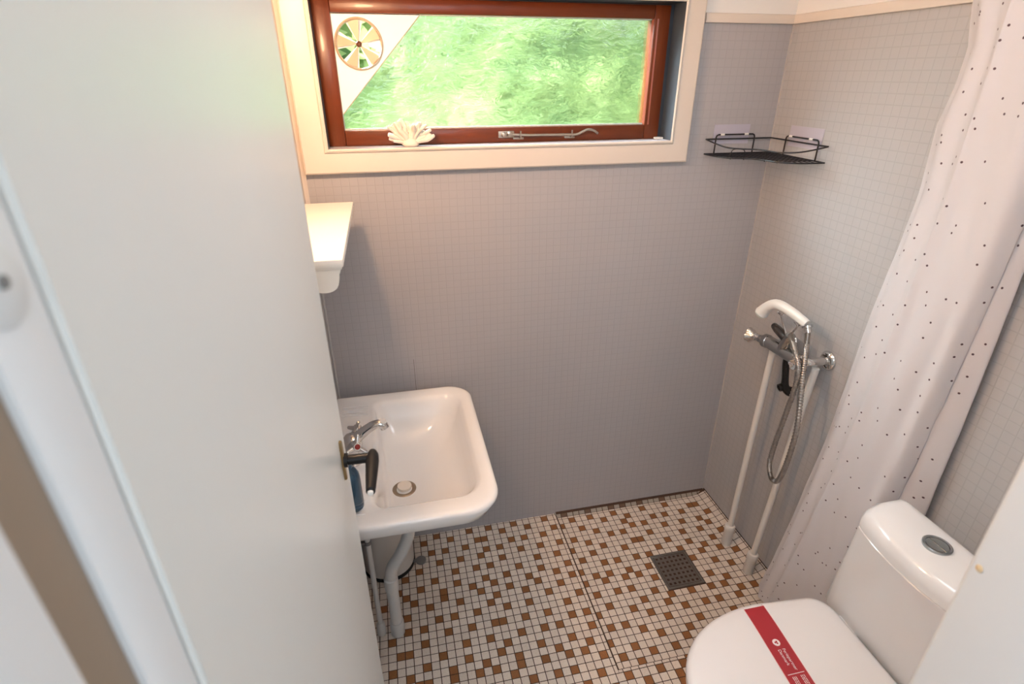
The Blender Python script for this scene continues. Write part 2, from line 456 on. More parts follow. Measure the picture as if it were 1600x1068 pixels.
# sloping row of darker, greyish wall tiles under the grey covering in the shower
M_skirt = tile_mat('grey_skirt_mosaic', (.40, .36, .30), (.30, .27, .23)); M_skirtb = tile_mat('dark_brown_skirt_mosaic', (.17, .10, .065), (.12, .07, .045))
bm = BM()
tint = bm.faces.layers.float.new('tint')
prism(bm, [(SX, .003, ZS), (SX, -.0165, ZS), (SX, -.0012, .0085), (SX, .003, .0085)], (-SX, 0, 0))
for i in range(-27, 0):
    xc = -.36 + (i + 14.05) * .02607
    br = i in (-25, -21, -17, -15, -12, -8)
    a, b = max(xc - .0115, SX + .002), min(xc + .0115, -.002)
    n0 = len(bm.faces)
    prism(bm, [(a, -.0152, ZS + .0030), (a, -.0166, ZS + .0020), (a, -.0036, .0045), (a, -.0022, .0055)], (b - a, 0, 0), mi=2 if br else 1)
    bm.faces.ensure_lookup_table()
    t = random.random()
    for f in bm.faces[n0:]: f[tint] = t
props(mk('baseboard_back', bm, [M_grout, M_skirt, M_skirtb], smooth=0), kind='structure')
bm = BM(); box(bm, -.0022, .002, SY, 0, .006, .0125)  # thin dark strip drawn for the gap under the wall covering
props(mk('dark_strip_right', bm, M_grout, smooth=0), kind='structure')

# hall floor behind the camera
bm = BM(); box(bm, -3.2, 1.6, -4.2, OUT, -.06, -.004)
props(mk('floor_hall', bm, mat('hall_floor', (.42, .33, .25), .5, noise=.2, nscale=6, stretch=(1, 6, 1)), smooth=0), kind='structure')

# floor drain
dr = empty('floor_drain', (-.3155, -.3635, ZS))
props(dr, 'square grey steel drain grate with rows of holes, set in the mosaic floor', 'drain')
bm = BM()
x0, x1, y0, y1 = DR
z = ZS + .0016
for (a, b, c, d) in ((x0, x1, y0, y0 + .009), (x0, x1, y1 - .009, y1), (x0, x0 + .009, y0 + .009, y1 - .009), (x1 - .009, x1, y0 + .009, y1 - .009)):
    box(bm, a, b, c, d, ZS - .02, z, bev=.0006, seg=1)
mk('drain_frame', bm, M_steel, dr)
bm = BM()
gx0, gx1, gy0, gy1 = x0 + .011, x1 - .011, y0 + .011, y1 - .011
nx, ny = 7, 7
cx = (gx1 - gx0) / nx; cy = (gy1 - gy0) / ny
# plate with square holes: build as grid of cells
hw = .0048
xs = [gx0]; ys = [gy0]
for k in range(nx): xs += [gx0 + (k + .5) * cx - hw, gx0 + (k + .5) * cx + hw]
for k in range(ny): ys += [gy0 + (k + .5) * cy - hw, gy0 + (k + .5) * cy + hw]
xs.append(gx1); ys.append(gy1)
V = [[bm.verts.new((x, y, z - .0008)) for y in ys] for x in xs]
for i in range(len(xs) - 1):
    for j in range(len(ys) - 1):
        if i % 2 == 1 and j % 2 == 1: continue
        bm.faces.new((V[i][j], V[i + 1][j], V[i + 1][j + 1], V[i][j + 1]))
r = bmesh.ops.extrude_face_region(bm, geom=bm.faces[:])
bmesh.ops.translate(bm, verts=[v for v in r['geom'] if isinstance(v, bmesh.types.BMVert)], vec=(0, 0, -.004))
bmesh.ops.recalc_face_normals(bm, faces=bm.faces)
mk('grate', bm, M_steel, dr, smooth=20)
bm = BM(); box(bm, x0 + .004, x1 - .004, y0 + .004, y1 - .004, ZS - .02, ZS - .010)
mk('sump', bm, mat('sump_dark', (.006, .005, .005), .8, noise=.2), dr, smooth=0)

# ------------------------------------------------------------------ window
win = empty('window_1', (-.88, .03, WZ0)); props(win, kind='structure')
# casing: mitred boards with a bead on the inner edge
def casing():
    bm = BM()
    ox0, ox1, oz0, oz1 = -1.452, -.304, 1.401, 1.90
    ix0, ix1, iz0, iz1 = -1.381, -.369, 1.4665, 1.832
    # profile from outer edge (t=0) to inner edge (t=1): (t, y)
    prof = [(0, 0), (0, -.016), (.06, -.019), (.80, -.019), (.84, -.0175), (.87, -.022), (.94, -.024), (1, -.021), (1, .11)]
    rings = []
    for t, y in prof:
        a, b, c, d = ox0 + (ix0 - ox0) * t, ox1 + (ix1 - ox1) * t, oz0 + (iz0 - oz0) * t, oz1 + (iz1 - oz1) * t
        rings.append([bm.verts.new(p) for p in ((a, y, c), (b, y, c), (b, y, d), (a, y, d))])
    for k, (a, b) in enumerate(zip(rings, rings[1:])):
        for q in range(4):
            f = bm.faces.new((a[q], a[(q + 1) % 4], b[(q + 1) % 4], b[q]))
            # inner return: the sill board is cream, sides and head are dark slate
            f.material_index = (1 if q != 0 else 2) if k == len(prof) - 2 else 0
    bmesh.ops.recalc_face_normals(bm, faces=bm.faces)
    return bm
mk('casing', casing(), [M_trim, M_reveal, mat('sill_lilac', (.58, .55, .60), .35, noise=.1, nscale=20)], win, smooth=30)

FX0, FX1, FZ0, FZ1 = -1.388, -.383, 1.467, 1.829       # sash outer
GX0, GX1, GZ0, GZ1 = -1.336, -.432, 1.509, 1.794       # glass opening
sash = BM()
def bar(bm, a, b, c, d, mi):
    box(bm, a, b, .040, .088, c, d, bev=.003, seg=2, mi=mi)
bar(sash, FX0, GX0, FZ0, FZ1, 0); bar(sash, GX1, FX1, FZ0, FZ1, 0)
bar(sash, GX0, GX1, FZ0, GZ0, 1); bar(sash, GX0, GX1, GZ1, FZ1, 1)
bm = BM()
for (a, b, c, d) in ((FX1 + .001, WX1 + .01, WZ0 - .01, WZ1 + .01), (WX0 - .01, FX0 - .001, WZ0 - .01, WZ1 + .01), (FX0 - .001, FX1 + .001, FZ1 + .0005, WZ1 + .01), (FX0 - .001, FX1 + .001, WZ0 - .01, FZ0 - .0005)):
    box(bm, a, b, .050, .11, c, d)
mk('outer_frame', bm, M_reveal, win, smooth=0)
sash_o = mk('sash_frame', sash, [M_mahV, M_mahH], win)
# bead on the right stile, daylight on it painted as paler wood
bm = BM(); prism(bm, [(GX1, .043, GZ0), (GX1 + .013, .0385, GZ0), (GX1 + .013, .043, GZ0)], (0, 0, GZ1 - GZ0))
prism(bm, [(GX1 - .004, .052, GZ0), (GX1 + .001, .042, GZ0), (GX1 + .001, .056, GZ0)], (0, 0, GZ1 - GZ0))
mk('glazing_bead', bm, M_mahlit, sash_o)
bm = BM()
for (a, b, c, d) in ((GX0, GX1, GZ0 - .001, GZ0 + .004), (GX0, GX1, GZ1 - .003, GZ1 + .001), (GX0 - .001, GX0 + .002, GZ0, GZ1)):
    box(bm, a, b, .050, .060, c, d, bev=.001, seg=1)
mk('putty', bm, M_putty, sash_o)

# patterned glass, cut off at the upper left where the ventilator sits
VT = [(GX0 + .001, 1.7935), (-1.106, 1.7935), (GX0 + .001, 1.5510)]     # triangle
gl = bpy.data.materials.new('cathedral_glass'); N, L, P = nodes(gl)
N.remove(P)
out = [n for n in N if n.type == 'OUTPUT_MATERIAL'][0]
tc = N.new('ShaderNodeTexCoord')
mp = N.new('ShaderNodeMapping'); mp.inputs['Scale'].default_value = (1, 1, 1.9); L.new(tc.outputs['Object'], mp.inputs['Vector'])
n1 = N.new('ShaderNodeTexNoise'); n1.inputs['Scale'].default_value = 26; n1.inputs['Detail'].default_value = 3; n1.inputs['Distortion'].default_value = .9
L.new(mp.outputs['Vector'], n1.inputs['Vector'])
n2 = N.new('ShaderNodeTexVoronoi'); n2.inputs['Scale'].default_value = 34; n2.feature = 'SMOOTH_F1'
dn = N.new('ShaderNodeVectorMath'); dn.operation = 'MULTIPLY_ADD'
n3 = N.new('ShaderNodeTexNoise'); n3.inputs['Scale'].default_value = 18
L.new(mp.outputs['Vector'], n3.inputs['Vector'])
L.new(n3.outputs['Color'], dn.inputs[0]); dn.inputs[1].default_value = (.05, .05, .05); L.new(mp.outputs['Vector'], dn.inputs[2])
L.new(dn.outputs[0], n2.inputs['Vector'])
ad = N.new('ShaderNodeMath'); ad.operation = 'MULTIPLY_ADD'; ad.inputs[1].default_value = .55
L.new(n2.outputs['Distance'], ad.inputs[0]); L.new(n1.outputs['Fac'], ad.inputs[2])
bp = N.new('ShaderNodeBump'); bp.inputs['Strength'].default_value = .40; bp.inputs['Distance'].default_value = .006
L.new(ad.outputs[0], bp.inputs['Height'])
gb = N.new('ShaderNodeBsdfGlass'); gb.inputs['Roughness'].default_value = .12; gb.inputs['IOR'].default_value = 1.45
gb.inputs['Color'].default_value = (.94, .98, .95, 1)
L.new(bp.outputs['Normal'], gb.inputs['Normal'])
tp_ = N.new('ShaderNodeBsdfTransparent'); tp_.inputs[0].default_value = (.94, .98, .95, 1)
mg = N.new('ShaderNodeMixShader'); mg.inputs[0].default_value = .74
L.new(tp_.outputs[0], mg.inputs[1]); L.new(gb.outputs[0], mg.inputs[2])
L.new(mg.outputs[0], out.inputs['Surface'])
bm = BM()
prism(bm, [(GX0 - .005, .056, GZ0 - .005), (GX1 + .005, .056, GZ0 - .005), (GX1 + .005, .056, GZ1 + .004), (-1.106, .056, GZ1 + .004), (GX0 - .005, .056, 1.551)], (0, .004, 0))
mk('glass_pane', bm, gl, win, smooth=0)

# ventilator: triangular plate with a round rosette of blades
vent = empty('ventilator', (0, 0, 0)); vent.parent = win; vent.location = Vector((-1.2715, .05, 1.7225)) - win.location
vc = Vector((-1.2715, .05, 1.7225)); VR = .0615
def mkv(name, bm, m, smooth=40):
    return mk(name, bm, m, vent, smooth)
bm = BM()
# plate with a hole: ray-cast polar rings between circle and triangle
nseg = 96
tri = [Vector((x, 0, z)) for x, z in VT]
def hit(a):
    d = Vector((math.cos(a), 0, math.sin(a))); best = 9
    for i in range(3):
        p, q = tri[i] - Vector((vc.x, 0, vc.z)), tri[(i + 1) % 3] - Vector((vc.x, 0, vc.z))
        e = q - p; den = d.x * e.z - d.z * e.x
        if abs(den) < 1e-9: continue
        t = (p.x * e.z - p.z * e.x) / den; s = (p.x * d.z - p.z * d.x) / den
        if t > 0 and -1e-6 <= s <= 1 + 1e-6: best = min(best, t)
    return best
angs = sorted([2 * PI * k / nseg for k in range(nseg)] + [math.atan2(t.z - vc.z, t.x - vc.x) % (2 * PI) for t in tri])
def ringv(rad, y): return [bm.verts.new((vc.x + math.cos(a) * rad(a), y, vc.z + math.sin(a) * rad(a))) for a in angs]
R1 = ringv(lambda a: min(VR * .93, hit(a)), .050); R2 = ringv(hit, .050); R3 = ringv(hit, .055); R4 = ringv(lambda a: min(VR * .93, hit(a)), .055)
for A, B in ((R1, R2), (R2, R3), (R3, R4), (R4, R1)):
    for k in range(len(angs)):
        k2 = (k + 1) % len(angs)
        bm.faces.new((A[k], A[k2], B[k2], B[k]))
bmesh.ops.recalc_face_normals(bm, faces=bm.faces)
mkv('vent_plate', bm, M_vent, 30)
# putty line on the slanted edge
bm = BM(); tube(bm, [(-1.106, .0535, 1.7935), (GX0 + .001, .0535, 1.551)], .0022, 8)
mkv('seal_strip', bm, M_ventc)
bm = BM()
lathe(bm, [(VR * .92, 0), (VR * .92, .006), (VR * .96, .010), (VR * 1.0, .008), (VR * 1.03, 0)], (vc.x, .0505, vc.z), (0, -1, 0), seg=72)
for f in [f for f in bm.faces if len(f.verts) > 8]: bm.faces.remove(f)
mkv('vent_ring', bm, M_ventc)
# fixed spider behind (white sectors) and five cream blades in front
def sector(bm, a0, a1, r0, r1, y, th, tw=0, n=6):
    pts = []
    for k in range(n + 1):
        a = a0 + (a1 - a0) * k / n; pts.append((a, r1))
    ring = [(a0 + (a1 - a0) * k / n, r0) for k in range(n, -1, -1)]
    def P(a, r, yy):
        t = (a - (a0 + a1) / 2) / (a1 - a0)
        return (vc.x + math.cos(a) * r, yy + tw * t * (r / VR), vc.z + math.sin(a) * r)
    A = [bm.verts.new(P(a, r, y)) for a, r in pts + ring]; B = [bm.verts.new(P(a, r, y + th)) for a, r in pts + ring]
    m = n + 1
    for S, fl in ((A, 0), (B, 1)):
        for k in range(n):
            q = (S[k], S[k + 1], S[2 * m - 2 - k], S[2 * m - 1 - k])
            bm.faces.new(q if fl else q[::-1])
    for k in range(2 * m): bm.faces.new((A[k], A[(k + 1) % (2 * m)], B[(k + 1) % (2 * m)], B[k]))
bm = BM()
for k in range(5):
    a = math.radians(100 + 72 * k)
    sector(bm, a - math.radians(24), a + math.radians(20), .006, VR * .93, .054, .002)
bmesh.ops.recalc_face_normals(bm, faces=bm.faces)
mkv('shutter_disc', bm, M_vent, 30)
for k in range(5):
    bm = BM()
    a = math.radians(102 + 72 * k)
    sector(bm, a - math.radians(17), a + math.radians(13), .006, VR * .91, .0455, .0015, tw=.006)
    bmesh.ops.recalc_face_normals(bm, faces=bm.faces)
    mkv('vent_blade', bm, M_ventc, 30)
bm = BM(); lathe(bm, [(.0075, 0), (.0075, .004), (.005, .007), (.0028, .0075), (0, .006)], (vc.x, .0455, vc.z), (0, -1, 0), seg=24)
mkv('hub', bm, M_hub)

# casement stay on the bottom rail
st = empty('window_stay', (0, 0, 0)); st.parent = win; st.location = Vector((-.74, .03, 1.487)) - win.location
bm = BM()
pts, rad = resample([((-.862, .030, 1.489), .0042), ((-.80, .030, 1.487), .0036), ((-.70, .030, 1.486), .0036), ((-.658, .030, 1.486), .0036), ((-.640, .030, 1.492), .0038), ((-.622, .030, 1.499), .0038), ((-.603, .030, 1.496), .0038), ((-.588, .030, 1.487), .0036)], 5)
tube(bm, pts, rad, 10)
mk('stay_arm', bm, M_pewter, st)
bm = BM()
box(bm, -.898, -.850, .0345, .041, 1.480, 1.499, bev=.002)
lathe(bm, [(.007, 0), (.008, .004), (.006, .010), (0, .012)], (-.882, .036, 1.489), (0, -1, 0), seg=18)
lathe(bm, [(.007, 0), (.009, .004), (.0065, .012), (0, .014)], (-.864, .036, 1.490), (0, -1, 0), seg=18)
mk('stay_pivot', bm, M_pewter, st)
for px in (-.832, -.672):
    bm = BM()
    tube(bm, [(px, .040, 1.480), (px, .028, 1.480), (px, .026, 1.483), (px, .026, 1.499)], .0024, 8)
    box(bm, px - .02, px + .012, .037, .041, 1.4745, 1.481, bev=.001)
    mk('stay_pin', bm, M_pewter, st)
bm = BM(); box(bm, -.400, -.372, .022, .036, 1.4668, 1.4730, bev=.002)
mk('stop_block', bm, M_plast, win)

# coral on the sill
cw = BM()
rc = random.Random(11)
base = Vector((-1.158, .008, 1.4665))
lathe(cw, [(0, 0), (.020, 0), (.024, .006), (.020, .014), (.010, .022), (0, .024)], base, (0, 0, 1), seg=14)
def branch(p, d, r, l, depth):
    q = p + d * l
    mid = p + d * l * .5 + Vector((rc.uniform(-1, 1), rc.uniform(-.5, .5), rc.uniform(-.5, 1))) * l * .08
    pts, rad = resample([(p, r), (mid, r * .92), (q, r * .78), (q + d * r * .55, r * .5)], 3)
    tube(cw, pts, rad, 8)
    if depth > 0:
        for k in range(2):
            nd = (d + Vector((rc.uniform(-.8, .8), rc.uniform(-.35, .35), rc.uniform(-.15, .6)))).normalized()
            branch(p + d * l * rc.uniform(.55, .95), nd, r * .80, l * rc.uniform(.55, .75), depth - 1)
for k in range(11):
    a = math.radians(2 + 176 * k / 10)
    d = Vector((math.cos(a), rc.uniform(-.38, .12), .10 + .95 * math.sin(a))).normalized()
    p = base + Vector((math.cos(a) * .012, 0, .012))
    branch(p, d, rc.uniform(.0066, .0086), rc.uniform(.028, .036) * (1 + .25 * math.sin(a)), 1)
props(mk('coral', cw, M_coral, smooth=60), 'small cream white branching coral standing on the window sill below the ventilator', 'coral')

# ------------------------------------------------------------------ door
FE = Vector((-1.354, -.80, 0)); HE = Vector((-1.374, FRONT + .004, 0))
dv = (FE - HE).normalized(); dn_ = Vector((dv.y, -dv.x, 0))      # normal towards +x
door = empty('door_1', (HE.x, HE.y, 0)); props(door, kind='structure')
bm = BM()
fs = prism(bm, [HE + Vector((0, 0, .012)), FE + Vector((0, 0, .012)), FE - dn_ * .04 + Vector((0, 0, .012)), HE - dn_ * .04 + Vector((0, 0, .012))], (0, 0, 2.0))
es = {e for f in fs for e in f.edges}
bmesh.ops.bevel(bm, geom=list(es), offset=.0025, segments=3, affect='EDGES')
mk('door_leaf', bm, M_door, door)
hp = FE - dv * .052 + Vector((0, 0, 1.050))
hd = empty('door_handle', (0, 0, 0)); hd.parent = door; hd.location = hp - Vector(door.location)
bm = BM()
U = dv; Zv = Vector((0, 0, 1))
ring0 = []; ring1 = []; ring2 = []
for k in range(40):
    a = 2 * PI * k / 40
    x = .0055 * max(-1, min(1, 1.25 * math.cos(a))); zz = .040 * max(-1, min(1, 1.12 * math.sin(a)))
    ring0.append(hp + U * x + Zv * zz); ring1.append(hp + U * x + Zv * zz + dn_ * .0035); ring2.append(hp + U * x * .86 + Zv * zz * .95 + dn_ * .005)
loft(bm, [ring0, ring1, ring2])
mk('handle_rose', bm, M_brass, hd)
bm = BM()
tube(bm, [hp + dn_ * .004, hp + dn_ * .010], .0125, 20)
tube(bm, [hp + dn_ * .008, hp + dn_ * .046], .0088, 20)
c0 = hp + dn_ * .052
# lever: flattened bar running back along the door
rings = []
for (t, w, h, dz) in ((.014, .004, .004, 0), (.012, .0075, .0095, 0), (.004, .0105, .012, 0), (-.012, .0115, .0125, 0), (-.05, .0098, .0105, -.001), (-.078, .0082, .009, -.002), (-.086, .0075, .0085, -.002), (-.089, .004, .005, -.002)):
    c = c0 + U * t + Zv * dz
    rings.append([c + dn_ * (w * math.cos(2 * PI * k / 20)) + Zv * (h * math.sin(2 * PI * k / 20)) for k in range(20)])
loft(bm, rings)
mk('lever', bm, M_black, hd)
bm = BM(); lathe(bm, [(.0048, 0), (.0048, .003), (.003, .0045), (0, .0045)], c0 + U * -.0885 + Zv * -.002, -U, seg=16)
mk('lever_tip', bm, M_plast, hd)

# ------------------------------------------------------------------ wash basin
bs = empty('wash_basin', (W, -.36, .70)); props(bs, 'white porcelain wash basin mounted on the left wall beside the open door', 'wash basin')
bm = BM()
n = 10
rr = [.012, .085, .075, .012]
R = [
    rrect(-1.36, -1.20, -.47, -.28, .05, .535, n),
    rrect(-1.40, -1.15, -.54, -.20, .07, .56, n),
    rrect(-1.445, -1.085, -.60, -.10, [.02, .09, .08, .02], .615, n),
    rrect(W, -1.058, -.640, -.060, rr, .652, n),
    rrect(W, -1.046, -.648, -.053, rr, .660, n),
    rrect(W, -1.030, -.655, -.046, rr, .690, n),
    rrect(W, -1.031, -.654, -.047, rr, .697, n),
    rrect(W, -1.036, -.649, -.052, rr, .7015, n),
    rrect(W + .002, -1.046, -.638, -.060, [.012, .08, .07, .012], .7025, n),
    rrect(-1.352, -1.064, -.598, -.086, [.03, .07, .06, .03], .699, n),
    rrect(-1.345, -1.070, -.588, -.094, [.035, .065, .055, .035], .694, n),
    rrect(-1.339, -1.078, -.578, -.104, [.035, .065, .055, .035], .682, n),
    rrect(-1.334, -1.092, -.566, -.122, [.04, .07, .06, .04], .650, n),
    rrect(-1.328, -1.118, -.548, -.150, [.05, .08, .07, .05], .612, n),
    rrect(-1.322, -1.160, -.520, -.200, [.05, .07, .07, .05], .586, n),
    rrect(-1.312, -1.200, -.480, -.280, [.05, .055, .055, .05], .574, n),
    rrect(-1.300, -1.240, -.430, -.340, .03, .571, n),
]
loft(bm, R)
mk('basin_bowl', bm, M_porc, bs, smooth=50)
# soap ridges on the back ledge
for y0 in (-.115, -.555):
    bm = BM()
    for k in range(4):
        yy = y0 - .0 - k * .017
        pts, rad = resample([((-1.440, yy, .702), .0022), ((-1.40, yy, .7025), .0032), ((-1.362, yy, .700), .0022)], 4)
        tube(bm, pts, rad, 8)
    mk('soap_ridges', bm, M_porc, bs)
dc = Vector((-1.270, -.383, .5705))
bm = BM(); lathe(bm, [(.034, 0), (.034, .002), (.031, .0038), (.025, .003), (.022, .0005), (0, .0003)], dc, seg=36)
ring = mk('drain_ring', bm, M_ring, bs)
bm = BM(); lathe(bm, [(.019, .001), (.0205, .006), (.020, .0105), (.017, .0118), (.012, .0106), (0, .0104)], dc + Vector((.001, .004, 0)), seg=36)
mk('plug', bm, M_plug, ring)

# basin tap
tp = empty('basin_tap', (-1.408, -.395, .702)); props(tp, 'chrome two-handle mixer tap with curved spout standing on the wash basin ledge', 'tap')
tc0 = Vector((-1.398, -.395, .7022))
bm = BM()
lathe(bm, [(.027, 0), (.027, .004), (.023, .010), (.021, .022), (.023, .040), (.027, .058), (.026, .072), (.019, .082), (.009, .087), (0, .088)], tc0, (.10, 0, 1), seg=28)
for s in (1, -1):
    lathe(bm, [(.017, 0), (.016, .022), (.0135, .030), (.0105, .040), (.0105, .046)], tc0 + Vector((.004, 0, .056)), (.34, s * .85, .42), seg=22)
mk('tap_body', bm, M_chrome, tp)
bm = BM()
pts, rad = resample([(tc0 + Vector((.008, 0, .060)), .016), (tc0 + Vector((.030, 0, .084)), .0145), (tc0 + Vector((.058, .001, .103)), .0125), (tc0 + Vector((.076, .002, .109)), .0118), (tc0 + Vector((.090, .002, .106)), .0128), (tc0 + Vector((.095, .002, .096)), .0125)], 5)
tube(bm, pts, rad, 16)
sp = mk('spout', bm, M_chrome, tp)
bm = BM(); lathe(bm, [(.0100, 0), (.0095, .002), (.004, .003), (0, .003)], tc0 + Vector((.092, .002, .1165)), (.35, -.25, 1), seg=20)
mk('spout_cap', bm, mat('bright_cap', (.85, .85, .84), .15, metal=.6, noise=.05), sp)
for s, dm in ((1, M_bluedot), (-1, M_reddot)):
    ax = Vector((.34, s * .85, .42)).normalized()
    c = tc0 + Vector((.004, 0, .056)) + ax * .046
    bm = BM()
    lathe(bm, [(.009, -.004), (.0125, 0), (.0125, .008), (.0095, .012), (0, .012)], c, ax, seg=20)
    a1 = ax.orthogonal().normalized(); a2 = ax.cross(a1)
    for k in range(3):
        d = a1 * math.cos(PI / 2 + 2 * PI * k / 3) + a2 * math.sin(PI / 2 + 2 * PI * k / 3)
        pts, rad = resample([(c + ax * .003, .0075), (c + d * .016 + ax * .004, .0068), (c + d * .029 + ax * .006, .0052), (c + d * .033 + ax * .006, .002)], 3)
        tube(bm, pts, rad, 10)
    h = mk('tap_handle', bm, M_chrome, tp)
    bm = BM(); lathe(bm, [(.0072, 0), (.0072, .0014), (.005, .002), (0, .002)], c + ax * .0118, ax, seg=18)
    mk('colour_dot', bm, dm, h)

# blue bottle on the ledge
bm = BM()
lathe(bm, [(0, 0), (.022, 0), (.0265, .004), (.0275, .012), (.027, .085), (.0255, .100), (.019, .113), (.0115, .119), (.0115, .124), (0, .124)], (-1.390, -.578, .7030), seg=32)
bo = mk('bottle', bm, M_blue); props(bo, 'translucent blue bottle on the basin ledge, half hidden behind the black door handle', 'bottle')
bm = BM(); lathe(bm, [(.0125, .120), (.0125, .134), (.011, .136), (0, .136)], (-1.390, -.578, .7030), seg=24)
mk('bottle_cap', bm, mat('blue_cap', (.03, .08, .14), .35, noise=.1), bo)

# wall shelf above the basin
sh = empty('wall_shelf', (W, -.34, 1.32)); props(sh, 'small white wooden shelf with scalloped end bracket on the left wall above the wash basin', 'shelf')
SXF, SY0, SY1, SZ = -1.330, -.612, -.073, 1.335
bm = BM(); box(bm, W, SXF, SY0, SY1, SZ - .015, SZ, bev=.0015, seg=2)
mk('shelf_board', bm, M_shelf, sh)
bm = BM()
box(bm, W, SXF - .004, SY0 + .004, SY1 - .004, SZ - .021, SZ - .015, bev=.001)
prism(bm, [(SXF - .006, SY0 + .006, SZ - .021), (SXF - .008, SY0 + .006, SZ - .028), (SXF - .014, SY0 + .006, SZ - .034), (SXF - .016, SY0 + .006, SZ - .040), (SXF - .028, SY0 + .006, SZ - .040), (SXF - .028, SY0 + .006, SZ - .021)], (0, SY1 - SY0 - .012, 0))
mk('cornice', bm, M_shelf, sh)
prof = [(W, SZ - .021), (SXF - .010, SZ - .021), (SXF - .012, SZ - .044)]
low = [(SXF - .014, SZ - .052), (SXF - .020, SZ - .060), (SXF - .032, SZ - .0655), (SXF - .048, SZ - .0655), (SXF - .064, SZ - .060), (SXF - .080, SZ - .050), (SXF - .094, SZ - .0455), (SXF - .108, SZ - .050), (W, SZ - .075)]
prof = prof + [(p.x, p.z) for p in catmull([(a, 0, b) for a, b in low], 4)]
for y in (SY0 + .004, SY1 - .020):
    bm = BM(); prism(bm, [(a, y, b) for a, b in prof], (0, .016, 0))
    mk('bracket', bm, M_shelf, sh, smooth=25)

# pedal bin
bn = empty('pedal_bin', (-1.362, -.105, 0)); props(bn, 'white ribbed pedal bin with black base on the floor under the wash basin', 'bin')
bcx, bcy, br = -1.362, -.108, .0915
bm = BM()
prof = []
seg = 120
rings = []
for z, k in ((.014, 1), (.020, 1), (.245, 1), (.25, .985)):
    rings.append([Vector((bcx + math.cos(2 * PI * q / seg) * br * k * (1 + (.006 if q % 2 else 0)), bcy + math.sin(2 * PI * q / seg) * br * k * (1 + (.006 if q % 2 else 0)), z)) for q in range(seg)])
loft(bm, rings)
mk('bin_body', bm, M_binw, bn, smooth=60)
bm = BM(); lathe(bm, [(br * 1.035, .0025), (br * 1.045, .006), (br * 1.045, .013), (br * 1.01, .017), (0, .017)], (bcx, bcy, 0), seg=64)
mk('bin_base', bm, M_black, bn)
bm = BM(); lathe(bm, [(br * .99, .25), (br * 1.01, .253), (br * 1.0, .262), (br * .8, .275), (br * .4, .283), (0, .285)], (bcx, bcy, 0), seg=64)
mk('bin_lid', bm, M_binw, bn)
bm = BM()
lathe(bm, [(0, .010), (.0185, .010), (.0195, .013), (.0185, .017), (.015, .0185), (0, .0185)], (-1.246, -.137, 0), seg=32)
box(bm, -1.28, -1.25, -.142, -.128, .011, .015)
mk('pedal', bm, M_pedal, bn)

# waste pipe and thin supply pipe
bm = BM()
pts = catmull([(-1.272, -.395, .545), (-1.270, -.402, .46), (-1.274, -.406, .412), (-1.300, -.409, .35), (-1.330, -.410, .300), (-1.3385, -.410, .262), (-1.340, -.410, .20), (-1.340, -.410, .02), (-1.340, -.410, .002)], 6)
tube(bm, pts, .0185, 20)
wp = mk('waste_pipe', bm, M_waste); props(wp, 'thick white bent drain pipe from under the wash basin down to the floor', 'pipe')
bm = BM(); lathe(bm, [(.020, 0), (.0225, .004), (.0225, .055), (.0205, .060), (.0185, .0605)], (-1.340, -.410, .001), seg=28)
mk('socket', bm, M_waste, wp)
bm = BM(); lathe(bm, [(.0185, 0), (.0215, .002), (.0215, .050), (.0185, .053)], (-1.340, -.410, .205), seg=28)
mk('sleeve', bm, M_waste, wp)
bm = BM()
tube(bm, [(-1.392, -.402, .53), (-1.392, -.402, .055)], .0082, 12)
su = mk('supply_pipe', bm, M_waste); props(su, 'thin white water pipe behind the thick drain pipe under the wash basin', 'pipe')
bm = BM(); lathe(bm, [(.012, 0), (.014, .004), (.014, .045), (.010, .052), (.0085, .053)], (-1.392, -.402, .002), seg=20)
mk('socket', bm, M_waste, su)
bm = BM(); lathe(bm, [(.0085, 0), (.0105, .002), (.0105, .012), (.0085, .014)], (-1.392, -.402, .40), seg=18); box(bm, -1.420, -1.398, -.408, -.396, .405, .411, bev=.001)
mk('pipe_clip', bm, M_pedal, su)

# ------------------------------------------------------------------ shower pipes
def shower_pipe(bot, top, label):
    bm = BM(); tube(bm, [Vector(bot) + Vector((0, 0, .004)), top], .0108, 18)
    o = mk('water_pipe', bm, M_pipe)
    props(o, label, 'pipe', 'pipes of the shower mixer')
    d = (Vector(top) - Vector(bot)).normalized()
    bm = BM(); lathe(bm, [(.0175, 0), (.0180, .004), (.0180, .070), (.0195, .073), (.0195, .092), (.0165, .097), (.0108, .098)], bot, d, seg=24)
    mk('socket', bm, M_pipe, o)
    return o
shower_pipe((-.066, -.292, ZS + .0015), (-.058, -.292, .858), 'white shower pipe on the right wall nearer the back corner')
shower_pipe((-.064, -.432, ZS + .0015), (-.050, -.470, .870), 'white water pipe running behind the shower hose, nearer the shower curtain')

# shower mixer
mx_ = empty('shower_mixer', (-.06, -.38, .88)); props(mx_, 'chrome two-handle shower mixer on the right wall on top of the two white pipes', 'mixer tap')
bm = BM()
tube(bm, [(-.088, -.300, .880), (-.088, -.432, .884)], .0205, 20)
lathe(bm, [(.0185, 0), (.022, .004), (.022, .018), (.0165, .026), (.013, .034), (.013, .040)], (-.088, -.302, .880), (-.15, 1, -.12), seg=22)
lathe(bm, [(.0185, 0), (.020, .004), (.018, .010), (.013, .016)], (-.088, -.432, .884), (-.1, -1, .05), seg=22)
